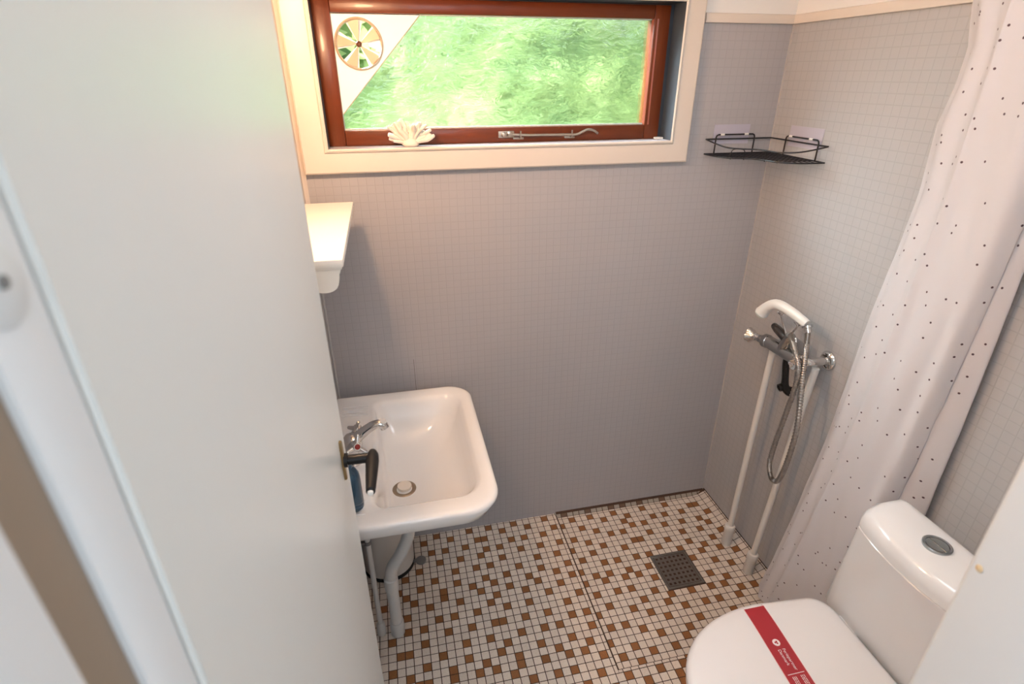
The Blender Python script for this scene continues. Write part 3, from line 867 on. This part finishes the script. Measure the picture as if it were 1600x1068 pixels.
# upward outlet block
tube(bm, catmull([(-.090, -.366, .884), (-.094, -.378, .91), (-.100, -.392, .935), (-.102, -.400, .950)], 4), [.0165] * 6 + [.0145] * 7, 16)
mk('mixer_body', bm, M_chromed, mx_)
for y, z in ((-.296, .870), (-.458, .884)):
    bm = BM()
    tube(bm, catmull([(-.088, y + (.005 if y > -.4 else .020), z + .006), (-.060, y, z), (-.028, y, z), (-.004, y, z)], 4), .0125, 16)
    u = mk('wall_union', bm, M_chrome, mx_)
    bm = BM(); lathe(bm, [(.030, .001), (.030, .003), (.026, .008), (.018, .0125), (.0125, .013)], (0, y, z), (-1, 0, 0), seg=32)
    mk('flange', bm, M_chrome, u)
def cross_handle(c, ax, rot, k_=1):
    ax = Vector(ax).normalized(); c = Vector(c)
    a1 = ax.orthogonal().normalized(); a2 = ax.cross(a1)
    bm = BM()
    lathe(bm, [(.010, -.012), (.0105, 0), (.0125, .010 * k_), (.013, .016 * k_), (.010, .022 * k_), (0, .023 * k_)], c, ax, seg=22)
    rings = []
    for r_, h_, lob in ((.0135, .010, 0), (.0140, .018, .06), (.0175, .026, .14), (.0225, .033, .20), (.0265, .0385, .24), (.0275, .041, .25), (.0255, .0425, .25), (.018, .039, .2), (.008, .036, 0)):
        rings.append([c + ax * h_ * k_ + (a1 * math.cos(t) + a2 * math.sin(t)) * r_ * (.35 + .65 * k_) * (1 - lob + lob * abs(math.cos(2 * (t - rot))) ** .8) for t in [2 * PI * k / 48 for k in range(48)]])
    loft(bm, rings)
    mk('mixer_handle', bm, M_chrome, mx_)
cross_handle((-.094, -.262, .876), (-.22, 1, -.14), .6)
cross_handle((-.094, -.440, .883), (-.8, -.62, -.12), .3, .55)
# wire cradle and diverter knob
bm = BM()
for y in (-.338, -.412):
    tube(bm, catmull([(-.100, -.388, .935), (-.098, y * .6 + -.388 * .4, .965), (-.098, y, .988), (-.112, y, 1.002)], 5), .0030, 8)
    tube(bm, catmull([(-.098, y, .986), (-.088, y, .992), (-.084, y, 1.004)], 4), .0030, 8)
mk('cradle', bm, M_chrome, mx_)
bm = BM()
pts, rad = resample([((-.096, -.384, .925), .012), ((-.094, -.360, .932), .0135), ((-.090, -.330, .936), .013), ((-.086, -.306, .938), .0105), ((-.085, -.298, .938), .004)], 4)
tube(bm, pts, rad, 14)
mk('diverter_lever', bm, mat('dark_lever', (.05, .042, .038), .25, metal=.5, noise=.2), mx_)
bm = BM()
pts, rad = resample([((-.086, -.385, .872), .008), ((-.080, -.386, .84), .0105), ((-.074, -.390, .795), .0105), ((-.070, -.394, .765), .0125), ((-.058, -.402, .752), .016), ((-.046, -.410, .752), .0165), ((-.044, -.411, .752), .006)], 4)
tube(bm, pts, rad, 16)
lathe(bm, [(.0125, 0), (.0125, .012), (.009, .012), (.008, .004), (0, .004)], (-.074, -.388, .762), (-1, .1, -.3), seg=20)
mk('swivel_spout', bm, mat('spout_dark', (.035, .032, .03), .22, metal=.6, noise=.2), mx_)

# hand shower
hs = empty('hand_shower', (-.098, -.37, 1.01)); props(hs, 'white plastic hand shower lying in the cradle on top of the shower mixer', 'shower head')
bm = BM()
pts, rad = resample([((-.094, -.440, 1.004), .0130), ((-.098, -.424, 1.010), .0138), ((-.099, -.380, 1.0165), .0145), ((-.100, -.335, 1.0185), .0150), ((-.101, -.306, 1.013), .0158), ((-.103, -.284, .998), .0165), ((-.105, -.270, .981), .0190), ((-.106, -.262, .968), .0215), ((-.1065, -.2605, .965), .0200)], 5)
tube(bm, pts, rad, 20)
mk('handle', bm, M_plast, hs)
bm = BM(); d = Vector((-.106, -.2605, .9655)) - Vector((-.1045, -.272, .984))
lathe(bm, [(.0195, 0), (.0195, .0025), (.016, .0035), (0, .003)], (-.1065, -.2600, .9648), d, seg=24)
mk('spray_plate', bm, mat('spray_grey', (.62, .66, .60), .4, noise=.05), hs)
bm = BM(); lathe(bm, [(.0125, 0), (.0145, .002), (.0145, .008), (.0105, .010), (.0105, .022), (.0085, .024)], (-.0935, -.4425, 1.003), (.02, -.45, -.85), seg=20)
mk('hose_nut', bm, M_chrome, hs)

# shower hose: ribbed metal tube
path = [(-.094, -.4535, .982), (-.097, -.460, .965), (-.102, -.472, .930), (-.107, -.488, .870), (-.109, -.506, .79), (-.110, -.523, .69), (-.110, -.520, .57), (-.108, -.506, .495), (-.106, -.484, .470), (-.104, -.462, .476), (-.104, -.446, .515), (-.104, -.449, .60), (-.106, -.463, .72), (-.112, -.478, .83), (-.122, -.478, .895), (-.126, -.456, .931), (-.118, -.428, .948), (-.108, -.405, .954)]
P0 = catmull(path, 40)
bm = BM()
tube(bm, P0, [.0068 if k % 4 < 2 else .0084 for k in range(len(P0))], 10)
props(mk('shower_hose', bm, mat('hose_metal', (.46, .43, .40), .28, metal=1, noise=.1), smooth=60), 'ribbed chrome shower hose hanging in a long loop in front of the shower pipes', 'hose')

# ------------------------------------------------------------------ corner caddy and its pads
cd = empty('corner_caddy', (-.1, -.1, 1.42)); props(cd, 'black wire corner shelf hung high in the back right corner of the shower', 'wire shelf')
ZB, ZR = 1.422, 1.466
wr = .0022
back = [(-.240, -.008), (-.008, -.008), (-.008, -.262)]
front_b = catmull([(-.240, -.008, ZB), (-.236, -.060, ZB), (-.218, -.108, ZB), (-.180, -.128, ZB), (-.155, -.145, ZB), (-.140, -.176, ZB), (-.130, -.220, ZB), (-.092, -.252, ZB), (-.045, -.262, ZB), (-.008, -.262, ZB)], 6)
bm = BM()
tube(bm, [(x, y, ZB) for x, y in back], wr, 8)
tube(bm, front_b, wr, 8)
mk('shelf_rim', bm, M_wire, cd)
# base mesh wires clipped to the outline
poly = [(p.x, p.y) for p in front_b] + [(-.008, -.008)]
def cross(poly, val, ax):
    out = []
    for i in range(len(poly)):
        a, b = poly[i], poly[(i + 1) % len(poly)]
        if (a[ax] - val) * (b[ax] - val) < 0:
            t = (val - a[ax]) / (b[ax] - a[ax]); out.append(a[1 - ax] + t * (b[1 - ax] - a[1 - ax]))
    return sorted(out)
bm = BM()
k = -.225
while k < -.012:
    for ax in (0, 1):
        c = cross(poly, k, ax)
        for a, b in zip(c[::2], c[1::2]):
            if ax == 0: tube(bm, [(k, a, ZB - .001), (k, b, ZB - .001)], 0.0011, 6)
            else: tube(bm, [(a, k, ZB + .001), (b, k, ZB + .001)], .0011, 6)
    k += .0165
mk('wire_base', bm, M_wire, cd)
bm = BM()
tube(bm, catmull([(-.240, -.008, ZR), (-.240, -.055, ZR - .006), (-.224, -.104, ZR - .014), (-.182, -.128, ZR - .017), (-.155, -.145, ZR - .017), (-.140, -.176, ZR - .017), (-.132, -.222, ZR - .017), (-.094, -.254, ZR - .014), (-.045, -.264, ZR - .006), (-.008, -.262, ZR)], 6), wr, 8)
tube(bm, [(-.240, -.008, ZR), (-.012, -.008, ZR), (-.008, -.012, ZR), (-.008, -.262, ZR)], wr, 8)
mk('guard_rail', bm, M_wire, cd)
for a, b, ax in ((-.208, -.072, 0), (-.083, -.226, 1)):
    def q(t, z): return (t, -.011, z) if ax == 0 else (-.011, t, z)
    s = .008 if b > a else -.008
    bm = BM()
    tube(bm, [q(a, ZB), q(a, 1.471), q(a + s * .3, 1.4765), q(a + s, 1.479), q(b - s, 1.479), q(b - s * .3, 1.4765), q(b, 1.471), q(b, ZB)], .0024, 8)
    mk('hanger', bm, M_wire, cd)
    for t in (a + (b - a) * .10, a + (b - a) * .72):
        bm = BM(); tube(bm, [q(t, 1.479), q(t + (b - a) * .10, 1.479)], .0034, 8)
        mk('clip', bm, M_plast, cd)
for (hx, hy, dx, dy) in ((-.196, -.122, .016, -.010), (-.134, -.196, .008, -.018)):
    bm = BM()
    c = Vector((hx, hy, ZB)); d = Vector((dx, dy, 0))
    tube(bm, catmull([c - d + Vector((0, 0, -.004)), c - d + Vector((0, 0, .018)), c - d * .6 + Vector((0, 0, .026)), c + d * .6 + Vector((0, 0, .026)), c + d + Vector((0, 0, .018)), c + d + Vector((0, 0, -.004))], 4), .0014, 6)
    mk('hook', bm, M_wire, cd)
for nm, b in (('back', (-.213, -.087, -.0016, -.0002, 1.450, 1.508)), ('right', (-.0016, -.0002, -.226, -.083, 1.450, 1.509))):
    bm = BM(); box(bm, *b, bev=.0004, seg=1)
    props(mk('adhesive_pad', bm, M_pad), 'lavender adhesive pad on the back wall behind the black wire shelf' if nm == 'back' else 'lavender adhesive pad on the right wall behind the black wire shelf', 'adhesive pad', 'adhesive pads of the wire shelf')

# ------------------------------------------------------------------ shower curtain
def curtain():
    bm = BM()
    uv = bm.loops.layers.uv.new('cloth')
    def lerp_tab(tab, z):
        for (z0, v0), (z1, v1) in zip(tab, tab[1:]):
            if z >= z1: 
                t = (z0 - z) / (z0 - z1); return Vector(v0) * (1 - t) + Vector(v1) * t
        return Vector(tab[-1][1])
    E0 = [(2.10, (-.025, -.585)), (1.785, (-.03, -.592)), (1.70, (-.03, -.616)), (1.63, (-.03, -.614)), (1.55, (-.03, -.600)), (1.41, (-.03, -.611)), (1.25, (-.03, -.600)), (1.07, (-.03, -.583)), (.71, (-.034, -.572)), (.40, (-.052, -.556)), (.16, (-.072, -.543)), (.012, (-.088, -.530))]
    E1 = [(2.10, (-.060, -.690)), (1.75, (-.066, -.698)), (1.40, (-.070, -.705)), (.93, (-.072, -.678)), (.65, (-.078, -.661)), (.30, (-.094, -.632)), (.012, (-.118, -.606))]
    E2 = [(2.10, (-.060, -.835)), (1.48, (-.068, -.834)), (1.10, (-.070, -.824)), (.81, (-.072, -.812)), (.40, (-.080, -.790)), (.012, (-.095, -.770))]
    E3 = [(2.10, (-.036, -.845)), (1.33, (-.040, -.844)), (.81, (-.042, -.828)), (.40, (-.048, -.81)), (.012, (-.058, -.79))]
    E4 = [(2.10, (-.014, -.866)), (1.30, (-.018, -.868)), (1.05, (-.018, -.876)), (.70, (-.018, -.880)), (.012, (-.02, -.875))]
    nz = 110
    rows = []
    for i in range(nz + 1):
        z = 2.10 - (2.10 - .012) * i / nz
        p0, p1, p2, p3, p4 = [lerp_tab(t, z) for t in (E0, E1, E2, E3, E4)]
        w = .006 * math.sin(z * 5.1)
        c = [p0 + Vector((.012, .02)), p0, p0 * .72 + p1 * .28 + Vector((-.010, 0)), p0 * .35 + p1 * .65 + Vector((.004 + w * .4, 0)), p1 * .92 + p0 * .08, p1, p1 * .8 + p2 * .2 + Vector((.006, 0)),
             p1 * .5 + p2 * .5 + Vector((-.004 + w, 0)), p1 * .22 + p2 * .78 + Vector((-.002 - w, 0)), p2, p2 * .5 + p3 * .5 + Vector((.012, -.012)), p3, p3 * .5 + p4 * .5 + Vector((-.006, .004)), p4, p4 + Vector((.010, .02))]
        rows.append([Vector((p.x, p.y, z)) for p in catmull([(q.x, q.y, 0) for q in c], 6)])
    # wrinkles
    for i, r in enumerate(rows):
        for j, p in enumerate(r):
            p.x += .0012 * math.sin(p.z * 23 + j * .55) * math.sin(j * .31 + p.z * 3) + .0004 * math.sin(p.z * 61 + j * .9)
            p.x = min(p.x, -.003)
    Vv = [[bm.verts.new(p) for p in r] for r in rows]
    mid = rows[nz // 2]; arc = [0]
    for a, b in zip(mid, mid[1:]): arc.append(arc[-1] + (b - a).length)
    for i in range(nz):
        for j in range(len(mid) - 1):
            f = bm.faces.new((Vv[i][j], Vv[i + 1][j], Vv[i + 1][j + 1], Vv[i][j + 1]))
            for l, (a, b) in zip(f.loops, ((i, j), (i + 1, j), (i + 1, j + 1), (i, j + 1))):
                l[uv].uv = (arc[b], rows[a][0].z)
    m = bpy.data.materials.new('dotted_curtain'); N, L, P = nodes(m)
    P.inputs['Roughness'].default_value = .7
    P.inputs['Sheen Weight'].default_value = .1
    um = N.new('ShaderNodeUVMap'); um.uv_map = 'cloth'
    vo = N.new('ShaderNodeTexVoronoi'); vo.voronoi_dimensions = '2D'; vo.inputs['Scale'].default_value = 25; vo.inputs['Randomness'].default_value = .95
    L.new(um.outputs[0], vo.inputs['Vector'])
    lt = N.new('ShaderNodeMapRange'); lt.inputs['From Min'].default_value = .055; lt.inputs['From Max'].default_value = .068
    lt.inputs['To Min'].default_value = 1; lt.inputs['To Max'].default_value = 0
    L.new(vo.outputs['Distance'], lt.inputs['Value'])
    sc_ = N.new('ShaderNodeSeparateColor'); L.new(vo.outputs['Color'], sc_.inputs[0])
    gt = N.new('ShaderNodeMath'); gt.operation = 'GREATER_THAN'; gt.inputs[1].default_value = .42
    L.new(sc_.outputs[0], gt.inputs[0])
    mu = N.new('ShaderNodeMath'); mu.operation = 'MULTIPLY'; L.new(lt.outputs[0], mu.inputs[0]); L.new(gt.outputs[0], mu.inputs[1])
    mx = N.new('ShaderNodeMix'); mx.data_type = 'RGBA'
    mx.inputs[6].default_value = (.80, .775, .80, 1); mx.inputs[7].default_value = (.10, .055, .07, 1)
    L.new(mu.outputs[0], mx.inputs[0]); L.new(mx.outputs[2], P.inputs['Base Color'])
    tr = N.new('ShaderNodeBsdfTranslucent'); L.new(mx.outputs[2], tr.inputs['Color'])
    ms = N.new('ShaderNodeMixShader'); ms.inputs[0].default_value = .22
    o_ = [n for n in N if n.type == 'OUTPUT_MATERIAL'][0]
    L.new(P.outputs[0], ms.inputs[1]); L.new(tr.outputs[0], ms.inputs[2]); L.new(ms.outputs[0], o_.inputs['Surface'])
    o = mk('shower_curtain', bm, m, smooth=180)
    props(o, 'white shower curtain with tiny dark dots hanging in folds along the right wall', 'shower curtain')
curtain()

# ------------------------------------------------------------------ toilet
YC = -1.045
to = empty('toilet', (-.3, YC, 0)); props(to, 'white toilet with closed lid and cistern in front of the right wall', 'toilet')
def lidring(z, off=0, xh=-.222, tip=-.686, hw=.200, yc=YC):
    """D-shaped outline: straight hinge side, elliptic front"""
    out = []
    xe = -.415
    a = (xe - tip) - off; b = hw - off; rc = .055
    n = 28
    for k in range(n + 1):                      # front half ellipse
        t = PI / 2 + PI * k / n
        ex = 2 / 2.15
        c, s = math.cos(t), math.sin(t)
        out.append(Vector((xe + a * math.copysign(abs(c) ** ex, c), yc + b * math.copysign(abs(s) ** ex, s), z)))
    # back corners
    x1 = xh - off
    for sy, a0 in ((-1, -PI / 2), (1, 0)):
        cy = yc + sy * (b - rc - (.012 if True else 0))
        for k in range(9):
            t = a0 + PI / 2 * k / 8
            out.append(Vector((x1 - rc + rc * math.cos(t), cy + rc * math.sin(t), z)))
    return out
bm = BM()
loft(bm, [lidring(.404, .004), lidring(.406, .0), lidring(.416, -.001), lidring(.424, .003), lidring(.4285, .012), lidring(.4305, .035), lidring(.4315, .09)])
mk('lid', bm, M_lid, to, smooth=60)
bm = BM()
loft(bm, [lidring(.384, .010), lidring(.386, .006), lidring(.398, .005), lidring(.4025, .010)])
mk('seat', bm, M_lid, to, smooth=60)
bm = BM()
def bowl(z, xb, xf, hw, e=2.4, n=48):
    cx_, a = (xb + xf) / 2, abs(xb - xf) / 2
    return [Vector((cx_ + a * math.copysign(abs(math.cos(t)) ** (2 / e), math.cos(t)), YC + hw * math.copysign(abs(math.sin(t)) ** (2 / e), math.sin(t)), z)) for t in [2 * PI * k / n for k in range(n)]]
loft(bm, [bowl(.0015, -.10, -.48, .105), bowl(.02, -.10, -.485, .11), bowl(.10, -.10, -.475, .10), bowl(.20, -.10, -.50, .115), bowl(.29, -.10, -.60, .165), bowl(.345, -.10, -.665, .188), bowl(.375, -.10, -.678, .192), bowl(.383, -.105, -.672, .186)])
mk('toilet_bowl', bm, M_toil, to, smooth=60)
YT = -1.025
def tank(z, hw, xb, xf, bow, cr=.045, n=10):
    """cistern outline: straight back, bowed front"""
    out = []
    m = 24
    r2 = min(.012, .2 * (xb - xf))
    # front from +y to -y
    for k in range(m + 1):
        s = 1 - 2 * k / m
        e = 1 - abs(s) ** 2.2
        corner = max(0, (abs(s) - .80) / .20)
        out.append(Vector((xf - bow * e + min(cr, .45 * (xb - xf)) * corner ** 2.5, YT + s * hw, z)))
    for k in range(6):
        t = -PI / 2 + PI / 2 * k / 5
        out.append(Vector((xb - r2 + r2 * math.cos(t), YT - hw + r2 + r2 * math.sin(t), z)))
    for k in range(6):
        t = PI / 2 * k / 5
        out.append(Vector((xb - r2 + r2 * math.cos(t), YT + hw - r2 + r2 * math.sin(t), z)))
    return out
bm = BM()
loft(bm, [tank(.384, .186, -.100, -.200, .008, .03), tank(.40, .190, -.100, -.203, .010, .03), tank(.55, .174, -.100, -.212, .018), tank(.696, .156, -.100, -.221, .028), tank(.698, .154, -.102, -.219, .028)])
mk('cistern', bm, M_toil, to, smooth=35)
bm = BM()
loft(bm, [tank(.6990, .154, -.101, -.219, .028), tank(.7005, .1565, -.099, -.221, .029), tank(.716, .1565, -.099, -.221, .029), tank(.734, .153, -.101, -.217, .029), tank(.7445, .144, -.107, -.208, .027), tank(.7515, .128, -.116, -.192, .022), tank(.7545, .10, -.130, -.178, .014), tank(.7555, .06, -.142, -.168, .006)])
mk('cistern_lid', bm, M_toil, to, smooth=60)
bm = BM()
lathe(bm, [(.0275, -.004), (.0275, .003), (.0255, .0042), (.022, .003), (.0215, .0012), (0, .0012)], (-.172, -1.024, .7555), seg=40)
fb = mk('flush_plate', bm, M_button, to)
for s in (1, -1):
    bm = BM()
    pts = [(-.172 + s * .0012 + s * .0195 * math.sin(PI * k / 16), -1.024 + .0195 * math.cos(PI * k / 16), .7562) for k in range(17)]
    prism(bm, pts, (0, 0, .0022))
    mk('flush_button', bm, M_button, fb, smooth=25)
# hinge blocks
for s in (1, -1):
    bm = BM(); box(bm, -.222, -.205, YC + s * .10 - .03, YC + s * .10 + .03, .384, .412, bev=.004)
    mk('hinge', bm, M_lid, to)

# red paper band over the lid
pb = empty('paper_band', (-.43, -1.0, .432)); props(pb, 'red paper band with white lettering laid across the closed toilet lid', 'paper band')
bx, bw = -.424, .0275                     # centre line and half width
sl = -.0                                   # runs along y
def bz(y):
    e = abs(y - YC) / .2
    if e < .55: return .4322
    if e < .94: return .4322 - .0034 * ((e - .55) / .39) ** 2
    return .4288 - .014 * ((e - .94) / .06)
def skew(y): return -.052 * ((-.85 - y) / .2)     # band drifts slightly along the lid
ys_ = [YC + .2035 - .407 * k / 60 for k in range(61)]
bm = BM()
rows = [[(bx + skew(y) * .25 + s * bw, y, bz(y) + .0004) for s in (-1, 1)] for y in ys_]
vv = [[bm.verts.new(p) for p in r] for r in rows]
for a, b in zip(vv, vv[1:]): bm.faces.new((a[0], b[0], b[1], a[1]))
bmesh.ops.recalc_face_normals(bm, faces=bm.faces)
mk('band', bm, M_red, pb)
bm = BM()
for s in (-1, 1):
    e = [[bm.verts.new((bx + skew(y) * .25 + s * (bw + d), y, bz(y) + .0003)) for d in (0, .0013)] for y in ys_]
    for a, b in zip(e, e[1:]): bm.faces.new((a[0], b[0], b[1], a[1]))
mk('band_edge', bm, mat('band_edge_pink', (.80, .50, .50), .6), pb)
def bxat(y): return bx + skew(y) * .25
ang = -PI / 2 - .06
def text(s, size, x, y, name):
    cu = bpy.data.curves.new(name, 'FONT'); cu.body = s; cu.size = size; cu.align_x = 'LEFT'
    to_ = bpy.data.objects.new('tmp', cu); COL.objects.link(to_)
    dg = bpy.context.evaluated_depsgraph_get()
    me = bpy.data.meshes.new_from_object(to_.evaluated_get(dg))
    bpy.data.objects.remove(to_)
    bm = BM(); bm.from_mesh(me); bpy.data.meshes.remove(me)
    bmesh.ops.transform(bm, matrix=Matrix.Translation((x, y, .4332)) @ Matrix.Rotation(ang, 4, 'Z'), verts=bm.verts)
    return mk(name, bm, M_paper, pb, smooth=0)
text('Feriepartner', .0104, bxat(-.975) + .003, -.975, 'lettering')
text('Danmark', .0104, bxat(-.975) - .0085, -.9755, 'lettering')
# round emblem
ec = Vector((bxat(-.958) - .001, -.9585, .4330))
bm = BM(); lathe(bm, [(.0088, 0), (.0088, .0002), (0, .0002)], ec, seg=32)
em = mk('emblem', bm, M_paper, pb)
bm = BM()
for k in range(3):
    a = ang + .5 + k * 2.1
    lathe(bm, [(.0022, 0), (.0022, .0002), (0, .0002)], ec + Vector((math.cos(a) * .0026, math.sin(a) * .0026, .0003)), seg=12)
mk('emblem_mark', bm, M_red, em)
bm = BM()
y = -1.034
box(bm, bxat(y) - .021, bxat(y) + .021, y - .0006, y + .0006, .4330, .4332)
mk('divider_line', bm, M_paper, pb, smooth=0)
bm = BM()
rt = random.Random(5)
for cxo in (.0155, .0115, .0075, -.0055, -.0095, -.0135):
    y = -1.040
    while y > -1.085:
        l = rt.uniform(.003, .009)
        box(bm, bxat(y) + cxo - .0007, bxat(y) + cxo + .0007, y - l, y, .4330, .4332)
        y -= l + .0012
mk('small_print', bm, M_paper, pb, smooth=0)

# ------------------------------------------------------------------ garden outside
def leafmat(name, a, b, c):
    m = mat(name, a, rough=.6, nscale=2.2, col2=b)
    N, L, P = nodes(m)
    nt = [n for n in N if n.type == 'TEX_NOISE'][0]
    cr = N.new('ShaderNodeValToRGB'); L.new(nt.outputs['Fac'], cr.inputs[0])
    cr.color_ramp.elements[0].position = .36; cr.color_ramp.elements[0].color = (*b, 1)
    cr.color_ramp.elements[1].position = .64; cr.color_ramp.elements[1].color = (*c, 1)
    e = cr.color_ramp.elements.new(.5); e.color = (*a, 1)
    L.new(cr.outputs[0], P.inputs['Base Color'])
    return m
def hedge():
    rb = random.Random(4)
    bm = BM()
    for k in range(9000):
        x = rb.uniform(-5, 6)
        top = 2.55 + .12 * math.sin(x * 1.7) + .12 * math.sin(x * 4.1 + 1)
        if rb.random() < .75: p = Vector((x, 2.5 + rb.uniform(-.14, .06) + .10 * math.sin(x * 2.3), rb.uniform(-.1, top)))
        else: p = Vector((x, rb.uniform(2.5, 3.3), top + rb.uniform(-.1, .08)))
        nrm = Vector((rb.uniform(-.6, .6), -1 + rb.uniform(-.3, .5), .5 + rb.uniform(-.3, .6))).normalized()
        t = nrm.orthogonal().normalized(); t = (Matrix.Rotation(rb.uniform(0, 6.28), 3, nrm) @ t); b = nrm.cross(t)
        l = rb.uniform(.06, .12)
        bm.faces.new([bm.verts.new(p + v) for v in (t * -l, b * l * .55, t * l, b * -l * .55)])
    box(bm, -5, 6, 2.62, 3.25, -.15, 2.0)
    o = mk('hedge', bm, leafmat('hedge_leaves', (.36, .51, .18), (.17, .29, .12), (.58, .70, .30)), smooth=0)
    props(o, 'bright green garden hedge seen blurred through the patterned window glass', 'hedge')
hedge()
bm = BM(); box(bm, -8, 8, .13, 12, -.5, -.12)
props(mk('floor_garden', bm, mat('lawn', (.20, .36, .10), .8, noise=.4, nscale=6), smooth=0), kind='structure')

# ------------------------------------------------------------------ light
w = bpy.data.worlds.new('sky'); scn.world = w; w.use_nodes = True
N, L = w.node_tree.nodes, w.node_tree.links
bg = N['Background']
sk = N.new('ShaderNodeTexSky'); sk.sky_type = 'NISHITA'; sk.sun_disc = False; sk.sun_elevation = math.radians(50); sk.sun_rotation = math.radians(200)
hsv = N.new('ShaderNodeHueSaturation'); hsv.inputs['Saturation'].default_value = .35
L.new(sk.outputs[0], hsv.inputs['Color']); L.new(hsv.outputs[0], bg.inputs['Color'])
bg.inputs['Strength'].default_value = .20

def lamp(name, typ, loc, energy, col, size=.1, target=None, size_y=None):
    ld = bpy.data.lights.new(name, typ); ld.energy = energy; ld.color = col
    if typ == 'AREA':
        ld.size = size
        if size_y: ld.shape = 'RECTANGLE'; ld.size_y = size_y
    elif typ == 'SUN': ld.angle = math.radians(size)
    else: ld.shadow_soft_size = size
    o = bpy.data.objects.new(name, ld); COL.objects.link(o); o.location = loc
    if target is not None:
        o.rotation_euler = (Vector(target) - Vector(loc)).to_track_quat('-Z', 'Y').to_euler()
    return o
lamp('sun', 'SUN', (0, 0, 8), 4.6, (1, .95, .86), 2, target=(.35, 2.6, 0))
lamp('sky_light', 'AREA', (-2.0, .95, 2.6), 480, (.80, .90, 1), 1.0, target=(-.15, -.62, 1.15), size_y=.9)
lamp('wall_lamp_light', 'POINT', (-1.435, -.52, 1.84), 21, (1, .60, .34), .05)
lamp('hall_fill', 'AREA', (-1.40, -2.35, 2.05), 27, (.80, .90, 1), 1.0, target=(-.5, -.3, .5))  # added fill over the hall, aimed in to lift the room and lid
lamp('hall_daylight_fill', 'AREA', (.5, -3.2, 1.1), 17, (.78, .89, 1), 1.0, target=(-1.3, -1.0, .8), size_y=1.2)  # unseen area lamp, fills in hall daylight on the lower door
lamp('ceiling_bounce_fill', 'AREA', (-.70, -.95, 2.11), 6, (.84, .91, 1), .5, target=(-.55, -.9, 0))  # unseen fill under the ceiling, stands in for bounced flash

# ------------------------------------------------------------------ camera
F, PITCH, YAW, ROLL = 852.906, .455539, .217965, .000827
cam = bpy.data.cameras.new('camera'); co = bpy.data.objects.new('camera', cam); COL.objects.link(co)
cam.sensor_fit = 'HORIZONTAL'; cam.sensor_width = 36; cam.lens = F / 1600 * 36
cam.clip_start = .01
f = Vector((math.sin(YAW) * math.cos(PITCH), math.cos(YAW) * math.cos(PITCH), -math.sin(PITCH)))
r = Vector((math.cos(YAW), -math.sin(YAW), 0)); dwn = f.cross(r)
r2 = r * math.cos(ROLL) + dwn * math.sin(ROLL); d2 = dwn * math.cos(ROLL) - r * math.sin(ROLL)
m3 = Matrix((r2, -d2, -f)).transposed()
co.matrix_world = Matrix.Translation((-1.2319, -1.6563, 1.65)) @ m3.to_4x4()
cam.dof.use_dof = True; cam.dof.focus_distance = 1.75; cam.dof.aperture_fstop = 5.0
scn.camera = co
scn.view_settings.view_transform = 'Standard'
scn.view_settings.look = 'None'
scn.view_settings.exposure = .1
